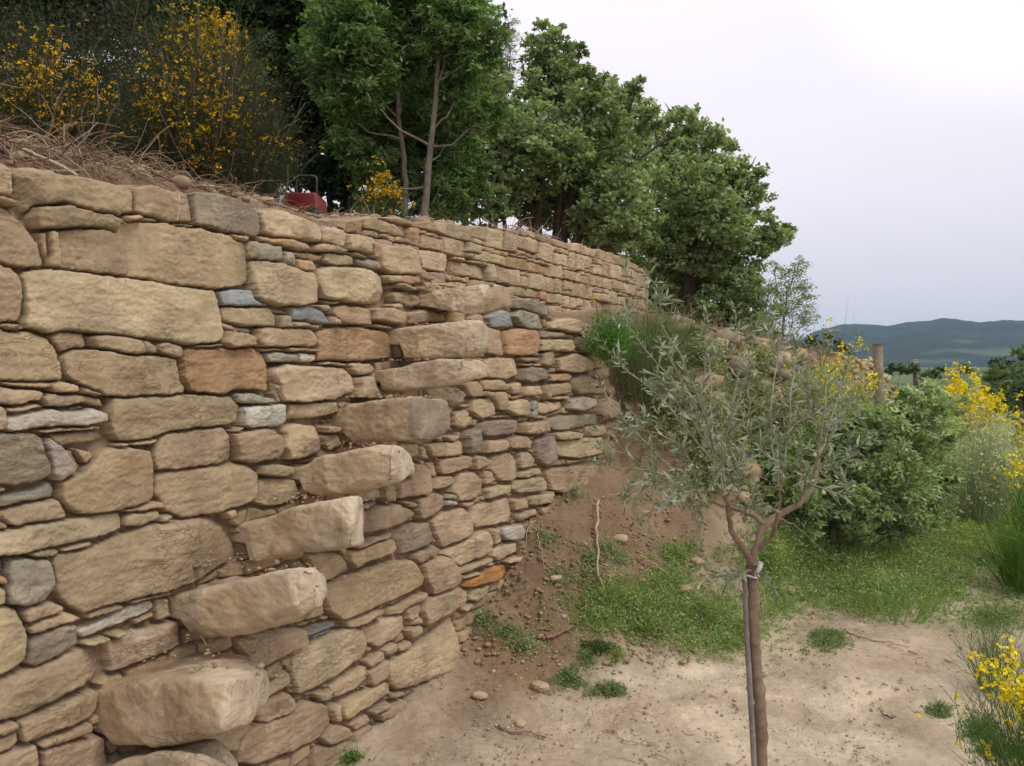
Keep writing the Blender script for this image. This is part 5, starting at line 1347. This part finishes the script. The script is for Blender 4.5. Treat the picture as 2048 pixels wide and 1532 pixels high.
rootstuff('root_litter', 'fine roots and dry stalks scattered along the top of the upper wall', along(W2, W2.ray(640), W2.ray(1290), .12, .55, 500, 3), 760, .08, .26, .0025, 3, .35)
rootstuff('root_pile', 'dark clump of roots heaped on the upper wall where it begins to curve', along(W2, W2.ray(1085), W2.ray(1165), .1, .45, 200, 31, .05), 420, .1, .3, .0028, 33, .7)
rootstuff('root_litter', 'roots hanging over the ledge right of the top step', along(W1, W1.ray(1030), W1.ray(1130), -.02, .3, 120, 4, .02), 130, .1, .3, .002, 4, .2, dirx=(.2, -.5, -.2))
rootstuff('root_litter', 'dry stalks and roots on the rubble beside the top step', along(W1, W1.ray(860), W1.ray(1000), .08, .5, 100, 5, .02), 120, .08, .22, .0022, 5, .5)
rootstuff('root_litter', 'brown brush and dead bracken along the crest of the bank', along(EDGE, EDGE.ray(1330), EDGE.ray(1700), -.15, .5, 500, 6), 1300, .1, .3, .0024, 6, .5)
bankp = gpt(np.random.default_rng(9).uniform(1000, 1420, 400), np.random.default_rng(8).uniform(990, 1240, 400))
rootstuff('root_litter', 'fine rootlets sticking out of the dug earth bank', bankp, 170, .05, .2, .0013, 7, .4)
rg0 = np.random.default_rng(5)
tops_ = []
for (c_, z_, n_, t_, pe, Tf) in step_tops[:8]:
    for _ in range(14):
        q = c_ + n_ * pe * (rg0.random() ** 1.6 - .5) + t_ * Tf * (rg0.random() - .3) * .7; tops_.append((q[0], q[1], z_ + .006))
rootstuff('root_litter', 'wisps of dry roots and straw lying on the stone steps', tops_, 190, .03, .12, .0009, 8, .12)
rootstuff('root_litter', 'dry rootlets scattered over the bare path', gpt(rg0.uniform(900, 2048, 300), rg0.uniform(1230, 1532, 300)), 170, .04, .16, .0012, 9, .05)
# single conspicuous sticks and roots
def stick(name, label, P, r0, r1, col, n=16, wob=.004, group=None):
    a = Acc(); tube(a, smooth_path(P, n, wob), np.linspace(r0, r1, n), 6, col)
    o = a.build(name, M_ROOT, None, True); return tag(o, label, 'root' if 'root' in name else 'twig', group)
def on(x, y, lift=.01):
    p = gpt(x, y)[0].copy(); p[2] += lift; return p
TW = (.40, .31, .22)
stick('root', 'long pale root hanging straight down the dug bank', [on(1197, 1022, .06), on(1193, 1060, .05), on(1196, 1110, .05), on(1197, 1160, .04), on(1207, 1192, .02)], .0085, .005, (.42, .32, .22))
stick('root', 'curving root looping down the bank right of the hanging pale root', [on(1278, 1122, .04), on(1300, 1140, .05), on(1330, 1158, .04), on(1362, 1180, .02)], .006, .003, (.38, .27, .18))
stick('root', 'thin root arching sideways out of the bank below the right-hand blocks', [on(1205, 1005, .03), on(1225, 1015, .06), on(1270, 1014, .09), on(1315, 1010, .12)], .0035, .002, TW)
stick('root', 'forked root lying against the wall foot beside the rust-coloured stone', [on(1075, 1085, .05), on(1082, 1120, .06), on(1090, 1160, .05)], .004, .002, TW)
stick('root', 'brown root along the ground below the bank', [on(1085, 1290, .02), on(1110, 1285, .03), on(1148, 1270, .03)], .011, .007, (.27, .16, .11))
stick('twig', 'short brown stick lying on the pale ground near the bottom of the picture', [on(995, 1458, .012), on(1015, 1466, .012), on(1055, 1470, .012), on(1092, 1480, .01)], .006, .004, (.30, .20, .14))
stick('twig', 'long thin curved twig on the bare ground left of the olive trunk', [on(1232, 1440, .008), on(1226, 1462, .01), on(1250, 1485, .01), on(1290, 1492, .01), on(1318, 1498, .008)], .0025, .0015, (.28, .20, .14))
stick('twig', 'forked dark twig on the path right of the olive trunk', [on(1695, 1268, .01), on(1730, 1282, .012), on(1780, 1290, .012), on(1820, 1298, .008)], .005, .002, (.30, .21, .15))
stick('twig', 'crooked twig on the path midway to the nearest yellow broom', [on(1780, 1232, .01), on(1795, 1245, .012), on(1818, 1260, .01)], .004, .002, (.27, .2, .14))
stick('twig', 'grey twig lying left of the nearest yellow broom', [on(1890, 1322, .01), on(1910, 1335, .014), on(1945, 1358, .012)], .004, .002, (.36, .28, .2))
stick('twig', 'dark stick on the ground in front of the nearest yellow broom', [on(1762, 1428, .01), on(1778, 1440, .012), on(1790, 1438, .01)], .0045, .003, (.2, .14, .1))
stick('twig', 'thin straw-coloured stem arching over the grass right of the olive trunk', [on(1660, 1238, .01), on(1640, 1232, .02), on(1600, 1228, .02)], .003, .0015, (.5, .4, .28))
def wtop(x, y, dback, lift):
    s = W1.ray(x); P = W1.pt(s) - W1.nm(s) * dback; k = P[1]
    return np.array([P[0], P[1], EYE - (y - HY) / F * k])
stick('root', 'pale bent branch sticking out of the root heap', [wtop(160, 297, .3, 0), wtop(172, 310, .25, 0), wtop(184, 330, .16, 0), wtop(188, 352, .08, 0)], .0055, .004, (.45, .35, .25), wob=.001)
stick('root', 'long horizontal branch lying across the root heap', [wtop(100, 345, .2, 0), wtop(200, 341, .22, 0), wtop(310, 341, .3, 0), wtop(350, 334, .34, 0), wtop(368, 315, .36, 0), wtop(393, 313, .38, 0)], .0045, .002, (.40, .30, .215), wob=.002)
stick('root', 'tall angled twig rising out of the root heap', [wtop(150, 310, .4, 0), wtop(190, 285, .4, 0), wtop(224, 270, .4, 0), wtop(240, 300, .36, 0), wtop(243, 360, .2, 0)], .0035, .002, (.42, .32, .22), wob=.002)
stick('root', 'branch arching right over the gap beside the dumper', [wtop(475, 373, .45, 0), wtop(495, 372, .45, 0), wtop(515, 379, .4, 0)], .003, .0015, (.42, .32, .22), wob=.002)
stick('root', 'white root crusted on the face of the middle step stones', [wtop(345, 380, -.02, 0), wtop(350, 400, -.022, 0), wtop(347, 440, -.02, 0)], .003, .002, (.48, .37, .26), wob=.001)
# ------------------------------------------------ loose stones
def ico():
    bm = bmesh.new(); bmesh.ops.create_icosphere(bm, subdivisions=3, radius=1)
    V = np.array([v.co[:] for v in bm.verts]); Fs = np.array([[v.index for v in f.verts] for f in bm.faces]); bm.free(); return V, Fs
IV, IF = ico()
bm = bmesh.new(); bmesh.ops.create_icosphere(bm, subdivisions=1, radius=1)
JV = np.array([v.co[:] for v in bm.verts]); JF = np.array([[v.index for v in f.verts] for f in bm.faces]); bm.free()
def rock(acc, c, size, rg, col, lo=False):
    V0, F0 = (JV, JF) if lo else (IV, IF)
    k = rg.integers(0, 9999)
    V = V0.copy()
    V = np.sign(V) * np.abs(V) ** .75
    V = V * (1 + .22 * fbm(V[:, 0] + k, V[:, 1], V[:, 2], .9, 2, 3)[:, None])
    if not lo: V = V * (1 + .06 * fbm(V[:, 0] + k, V[:, 1], V[:, 2], 3.5, 3, 4)[:, None])
    V = V * np.asarray(size)
    a = rg.uniform(0, 6.28); t = rg.normal(0, .25)
    Rz = np.array([[math.cos(a), -math.sin(a), 0], [math.sin(a), math.cos(a), 0], [0, 0, 1]])
    Rx = np.array([[1, 0, 0], [0, math.cos(t), -math.sin(t)], [0, math.sin(t), math.cos(t)]])
    acc.add(V @ Rx.T @ Rz.T + c, F0, np.array(col) * rg.uniform(.85, 1.15))
rg = np.random.default_rng(77)
def loose(pts, label, group, sizes, cols):
    for (x, y), lb in zip(pts, label):
        p = on(x, y, 0); s = rg.uniform(*sizes)
        a = Acc(); rock(a, p + np.array([0, 0, s * .2]), (s, s * .7, s * .45), rg, cols[rg.integers(0, len(cols))])
        o = a.build('loose_rock', M_STONE, None, True); tag(o, lb, 'rock', group)
loose([(1580, 1185), (1110, 1165), (1395, 1130), (1370, 1185), (1490, 1225), (1080, 1380), (1040, 1450), (960, 1395), (1905, 965), (1240, 1080)],
      ['pale rock half buried in the grass right of the olive trunk', 'rounded brown lump at the foot of the dug bank', 'tan stone in the weeds below the olive crown', 'flat pinkish stone in the weeds behind the olive trunk', 'pale flat stone lying at the edge of the weeds by the olive trunk', 'small grey stone on the bare ground near the weed clumps', 'small tan stone beside the short brown stick', 'tan stone near the wall foot on the loose earth', 'pale slab lying in the far path at the right', 'stone sticking out of the dug bank face'],
      'loose rocks on the ground', (.03, .055), [CT['t'], CT['y'], CT['r']])
def gravel(name, label, P, smin, smax, cols, mat=M_STONE):
    acc = Acc()
    for p in P:
        s = rg.uniform(smin, smax) * (1 if rg.random() < .85 else 1.8)
        rock(acc, p + np.array([0, 0, s * .15]), (s, s * rg.uniform(.5, .9), s * rg.uniform(.35, .6)), rg, cols[rg.integers(0, len(cols))], True)
    o = acc.build(name, mat, None, False); return tag(o, label, 'gravel', kind='stuff')
ux = rg.uniform(760, 2048, 2600); uy = 1190 + 342 * rg.random(2600) ** .8
gravel('gravel', 'pebbles and earth crumbs strewn over the bare path', gpt(ux, uy), .0018, .007, [(.46, .36, .25), (.40, .30, .20), (.33, .24, .16), (.50, .41, .29)])
gravel('gravel', 'crumbled earth and stone bits on the dug bank', gpt(rg.uniform(860, 1420, 1500), rg.uniform(1000, 1330, 1500)), .003, .014, [(.32, .215, .14), (.27, .175, .11), (.36, .26, .17)])
gravel('rubble', 'rubble of broken stone heaped between the wall blocks and the top step', along(W1, W1.ray(858), W1.ray(1010), .1, .6, 260, 12, .02), .012, .04, [CT['t'], CT['y'], CT['r']])
gravel('rubble', 'broken stone and earth piled on the ledge below the upper wall', along(W1, W1.ray(1010), W1.ray(1180), .12, 1.2, 420, 19), .01, .045, [CT['t'], (.32, .23, .15), CT['y'], CT['r']])
rootstuff('root_litter', 'fine dry roots over the ledge below the upper wall', along(W1, W1.ray(1000), W1.ray(1170), .1, .9, 200, 20, .02), 260, .06, .2, .0018, 21, .3)
gravel('rubble', 'stone chips and clods along the top of the upper wall', along(W2, W2.ray(650), W2.ray(1290), .05, .5, 600, 13), .008, .03, [CT['t'], (.3, .2, .13), CT['r']])
gravel('rubble', 'earth clods and stones on the wall top under the roots', along(W1, W1.ray(-60), W1.ray(850), .12, .5, 700, 14), .006, .024, [CT['y'], (.34, .24, .16), CT['t']])
gravel('rubble', 'pale broken-stone heap ending the bank left of the wooden post', along(EDGE, EDGE.ray(1660), EDGE.ray(1735), -.5, .3, 500, 15, .02), .015, .05, [CT['y'], CT['t'], (.45, .35, .24)])
gravel('rubble', 'stones showing through the greenery on the bank face', along(EDGE, EDGE.ray(1290), EDGE.ray(1560), -.7, -.1, 160, 16), .03, .10, [CT['t'], CT['d'], CT['r']])
# grit and litter on the step tops
P_ = []
for (c_, z_, n_, t_, pe, Tf) in step_tops[1:]:
    for _ in range(70):
        a, b = rg.random() ** 1.5, rg.random()
        q = c_ + n_ * pe * (a - .5) + t_ * Tf * (b - .5) * .8
        P_.append((q[0], q[1], z_ + .004))
gravel('grit', 'crumbs of earth lying on the stone steps', np.array(P_), .002, .009, [(.30, .21, .14), (.35, .26, .175)])
# ------------------------------------------------ weeds and grass
def weeds(name, label, zones, cols, seed, lsz=.022, hmax=.12, kind='stuff', group=None, stemf=.5, cat='weeds'):
    r_ = np.random.default_rng(seed); a = Acc()
    for (x, y, rx, ry, n) in zones:
        th_ = r_.uniform(0, 6.28, n); q = np.abs(r_.normal(0, .72, n)) ** .95
        P = gpt(x + np.cos(th_) * q * rx, y + np.sin(th_) * q * ry)
        if len(P) == 0: continue
        hs = hmax * r_.uniform(.25, 1, len(P)) * np.maximum(1.1 - q[:len(P)] * .5, .3)
        tipp = P + np.stack([r_.normal(0, .35, len(P)) * hs, r_.normal(0, .35, len(P)) * hs, hs], 1)
        m = int(len(P) * stemf)
        j_ = r_.integers(0, len(P), int(len(P) * stemf * 2.2)); ribbons(a, P[j_] + r_.normal(0, .015, (len(j_), 3)) * [1, 1, 0], tipp[j_] + r_.normal(0, .02, (len(j_), 3)), .0035, cols, r_, .3, 3)
        k = 4; t = r_.random((len(P), k, 1))
        LP = (P[:, None] * (1 - t) + tipp[:, None] * t).reshape(-1, 3) + r_.normal(0, lsz * .5, (len(P) * k, 3)) * [1, 1, .4]
        LP[:, 2] = np.maximum(LP[:, 2], np.repeat(P[:, 2], k) + .004)
        leaves(a, LP, lsz, np.array(cols), r_, .5, up=.9)
    o = a.build(name, M_GRASS)
    return tag(o, label, cat, group, kind)
GW = [(.26, .37, .10), (.21, .32, .09), (.33, .41, .14), (.15, .24, .07), (.38, .36, .18)]
weeds('weeds', 'thick fresh green weeds covering the ground under the full olive bush', [(1700, 1130, 190, 55, 2600), (1830, 1130, 110, 60, 1700), (1600, 1100, 90, 50, 1300), (1800, 1070, 140, 50, 1500), (1540, 1140, 60, 50, 600), (1760, 1190, 160, 30, 1500), (1880, 1080, 60, 50, 1200)], GW, 1, .026, .17, stemf=1.3)
weeds('weeds', 'patchy low green weeds along the foot of the bank left of the olive trunk', [(1240, 1205, 80, 40, 900), (1400, 1235, 110, 50, 1500), (1340, 1170, 50, 30, 300), (1480, 1260, 60, 36, 500), (1355, 1110, 40, 24, 300), (1200, 1245, 60, 26, 250), (1290, 1260, 60, 25, 250), (1560, 1210, 60, 36, 500), (1300, 1215, 160, 60, 900), (1450, 1290, 120, 30, 300)], GW, 2, .018, .07, stemf=1.2)
weeds('weeds', 'sparse weeds growing on the dug bank', [(1150, 995, 22, 10, 60), (1090, 1085, 22, 22, 60), (1180, 1130, 30, 40, 160), (1215, 1100, 22, 22, 90), (1240, 1125, 24, 18, 110), (960, 1248, 24, 22, 90), (1020, 1270, 44, 18, 110), (1120, 1160, 24, 16, 60), (1050, 1300, 40, 14, 120)], [(.24, .33, .13), (.29, .36, .16), (.30, .28, .16)], 3, .018, .06)
weeds('weeds', 'grass and weeds on the far path and right of it', [(1960, 950, 110, 40, 1200), (1900, 1020, 120, 40, 1500), (2030, 1060, 60, 60, 1000), (1980, 1000, 90, 30, 800), (2040, 1130, 60, 40, 700), (1880, 960, 60, 30, 700), (1940, 1080, 60, 30, 500)], [(.30, .38, .10), (.24, .33, .09), (.36, .40, .14)], 4, .03, .17, stemf=1.6)
weeds('weeds', 'low grey-green weeds spreading over the right side of the path', [(1650, 1290, 60, 24, 200), (1990, 1235, 70, 30, 700), (1960, 1130, 60, 24, 400), (2040, 1185, 50, 30, 400), (1700, 1210, 100, 22, 500), (1860, 1180, 70, 20, 400), (2030, 1130, 40, 20, 300)], [(.22, .27, .11), (.17, .23, .08)], 5, .018, .055)
weeds('weeds', 'mixed dry and green undergrowth on the bank face behind the slender olive', [(1340, 850, 70, 60, 500), (1430, 860, 80, 80, 900), (1520, 820, 90, 80, 1100), (1600, 840, 80, 90, 1000), (1450, 960, 80, 50, 600), (1550, 1000, 70, 50, 700), (1400, 730, 60, 30, 400), (1520, 740, 60, 24, 400)], [(.24, .30, .12), (.30, .30, .16), (.18, .24, .09), (.36, .30, .19)], 6, .04, .22)
for i, (x, y, rx, ry, n, lb, cl) in enumerate([
    (1175, 1322, 22, 12, 50, 'small upright green weed tuft on the bare ground, left of the two', (.17, .28, .08)), (1232, 1318, 20, 14, 60, 'yellow-green weed tuft right of the small upright one', (.28, .34, .09)),
    (1140, 1362, 34, 20, 150, 'round grey-green weed clump on the bare ground', (.19, .26, .10)), (1220, 1385, 34, 10, 190, 'thin flat weed patch right of the round clump', (.22, .28, .12)),
    (1962, 1465, 34, 22, 260, 'leafy green weed under the nearest yellow broom', (.14, .25, .07)), (1880, 1425, 24, 10, 150, 'small weed tuft left of the nearest yellow broom', (.22, .28, .12)),
    (2000, 1508, 40, 14, 240, 'low weeds at the bottom right corner', (.20, .28, .09)), (1660, 1275, 36, 12, 190, 'sprawling weed right of the olive trunk', (.20, .26, .10)), (706, 1522, 18, 9, 70, 'tiny green sprout at the wall foot at the bottom edge', (.17, .30, .07)), (1195, 1300, 30, 9, 150, 'small seedlings behind the two weed tufts', (.11, .17, .05))]):
    weeds('weed_tuft', lb, [(x, y, rx, ry, n)], [cl, tuple(np.array(cl) * .75)], 40 + i, .016, .05, None, 'weed tufts on the bare ground', .8, 'weed')
broom('tall rank grass clump at the right edge below the yellow broom', 2045, 1090, 985, 130, 5.6, 420, 0, [(.12, .21, .04), (.10, .18, .035)], 60, name='grass_clump', stemw=.006, depth=.3, group='grass clumps beside the path', cat='grass')
broom('long-bladed grass clump at the front edge of the green weeds', 1790, 1185, 1140, 290, 5.0, 170, 0, [(.22, .31, .08), (.16, .25, .06)], 61, name='grass_clump', stemw=.005, depth=.2, group='grass clumps beside the path', cat='grass')
broom('wispy grass clump on the path edge above the nearest yellow broom', 1990, 1262, 1205, 130, 3.9, 220, 0, [(.14, .19, .07), (.11, .16, .055)], 62, name='grass_clump', stemw=.003, depth=.15, group='grass clumps beside the path', cat='grass')
broom('dry straw-coloured grass tuft beside the small rounded broom on the wall top', 735, 432, 398, 60, 6.6, 110, 0, [(.35, .27, .15), (.16, .2, .07)], 63, name='grass_clump', stemw=.005, depth=.15, group='grass clumps on the walls', cat='grass')
# single flower standing above the ledge
fs = Acc(); sp = at(1192, 596, 5.05); sb = at(1196, 690, 5.1)
tube(fs, smooth_path([sb, (sb + sp) / 2 + [.005, 0, 0], sp], 8), .002, 4, (.08, .06, .03))
fr = empty('flower', tuple(sb), 'single orange-yellow flower on a thin dark stalk above the ledge', 'flower')
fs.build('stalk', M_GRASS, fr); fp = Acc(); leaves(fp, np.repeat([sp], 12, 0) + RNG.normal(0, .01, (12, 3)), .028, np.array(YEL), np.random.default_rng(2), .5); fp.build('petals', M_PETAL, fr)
# ------------------------------------------------ far farmhouses
def house(x, y, Y, w_, h_, col, rc, lb):
    c = at(x, y, Y); r_ = empty('farmhouse', (c[0], Y, c[2] - h_ / 2), lb, 'house', 'farmhouses in the valley')
    a = Acc(); box(a, (c[0], Y, c[2]), (w_, w_ * .7, h_), col); a.build('wall', M_PAINT, r_)
    a = Acc(); z0 = c[2] + h_ / 2; x0, x1, y0, y1 = c[0] - w_ * .56, c[0] + w_ * .56, Y - w_ * .4, Y + w_ * .4
    a.add([(x0, y0, z0), (x1, y0, z0), (x1, y1, z0), (x0, y1, z0), (x0, Y, z0 + h_ * .5), (x1, Y, z0 + h_ * .5)], [np.array([[0, 1, 5, 4], [2, 3, 4, 5], [0, 3, 2, 1]]), np.array([[1, 2, 5], [3, 0, 4]])], rc); a.build('roof', M_PAINT, r_)
house(1832, 724, 900, 5, 3, (.42, .33, .28), (.30, .12, .08), 'pinkish farmhouse in the valley just right of the wooden post')
house(1811, 707, 1750, 12, 6, (.6, .57, .5), (.3, .2, .15), 'tiny pale farmhouse on the lower hillside, leftmost of the hillside pair')
house(1922, 698, 2050, 14, 6, (.6, .57, .5), (.3, .2, .15), 'tiny pale farmhouse on the hillside below the summit')
HAZE = 1.1e-4
# ------------------------------------------------ air
hz = bpy.data.materials.new('haze'); hz.use_nodes = True
t = hz.node_tree; t.nodes.clear()
o_ = t.nodes.new('ShaderNodeOutputMaterial'); pv = t.nodes.new('ShaderNodeVolumePrincipled')
pv.inputs['Color'].default_value = (.52, .74, 1, 1); pv.inputs['Density'].default_value = HAZE; pv.inputs['Anisotropy'].default_value = .2
t.links.new(pv.outputs[0], o_.inputs['Volume'])
a = Acc()
x, y0, y1, z0, z1 = 4600, -3200, 4400, -160, 230
a.add([(-x, y0, z0), (x, y0, z0), (x, y1, z0), (-x, y1, z0), (-x, y0, z1), (x, y0, z1), (x, y1, z1), (-x, y1, z1)], np.array([[0, 3, 2, 1], [4, 5, 6, 7], [0, 1, 5, 4], [1, 2, 6, 5], [2, 3, 7, 6], [3, 0, 4, 7]]))
o = a.build('haze', hz); tag(o, 'thin bluish haze over the valley', 'haze', kind='stuff')
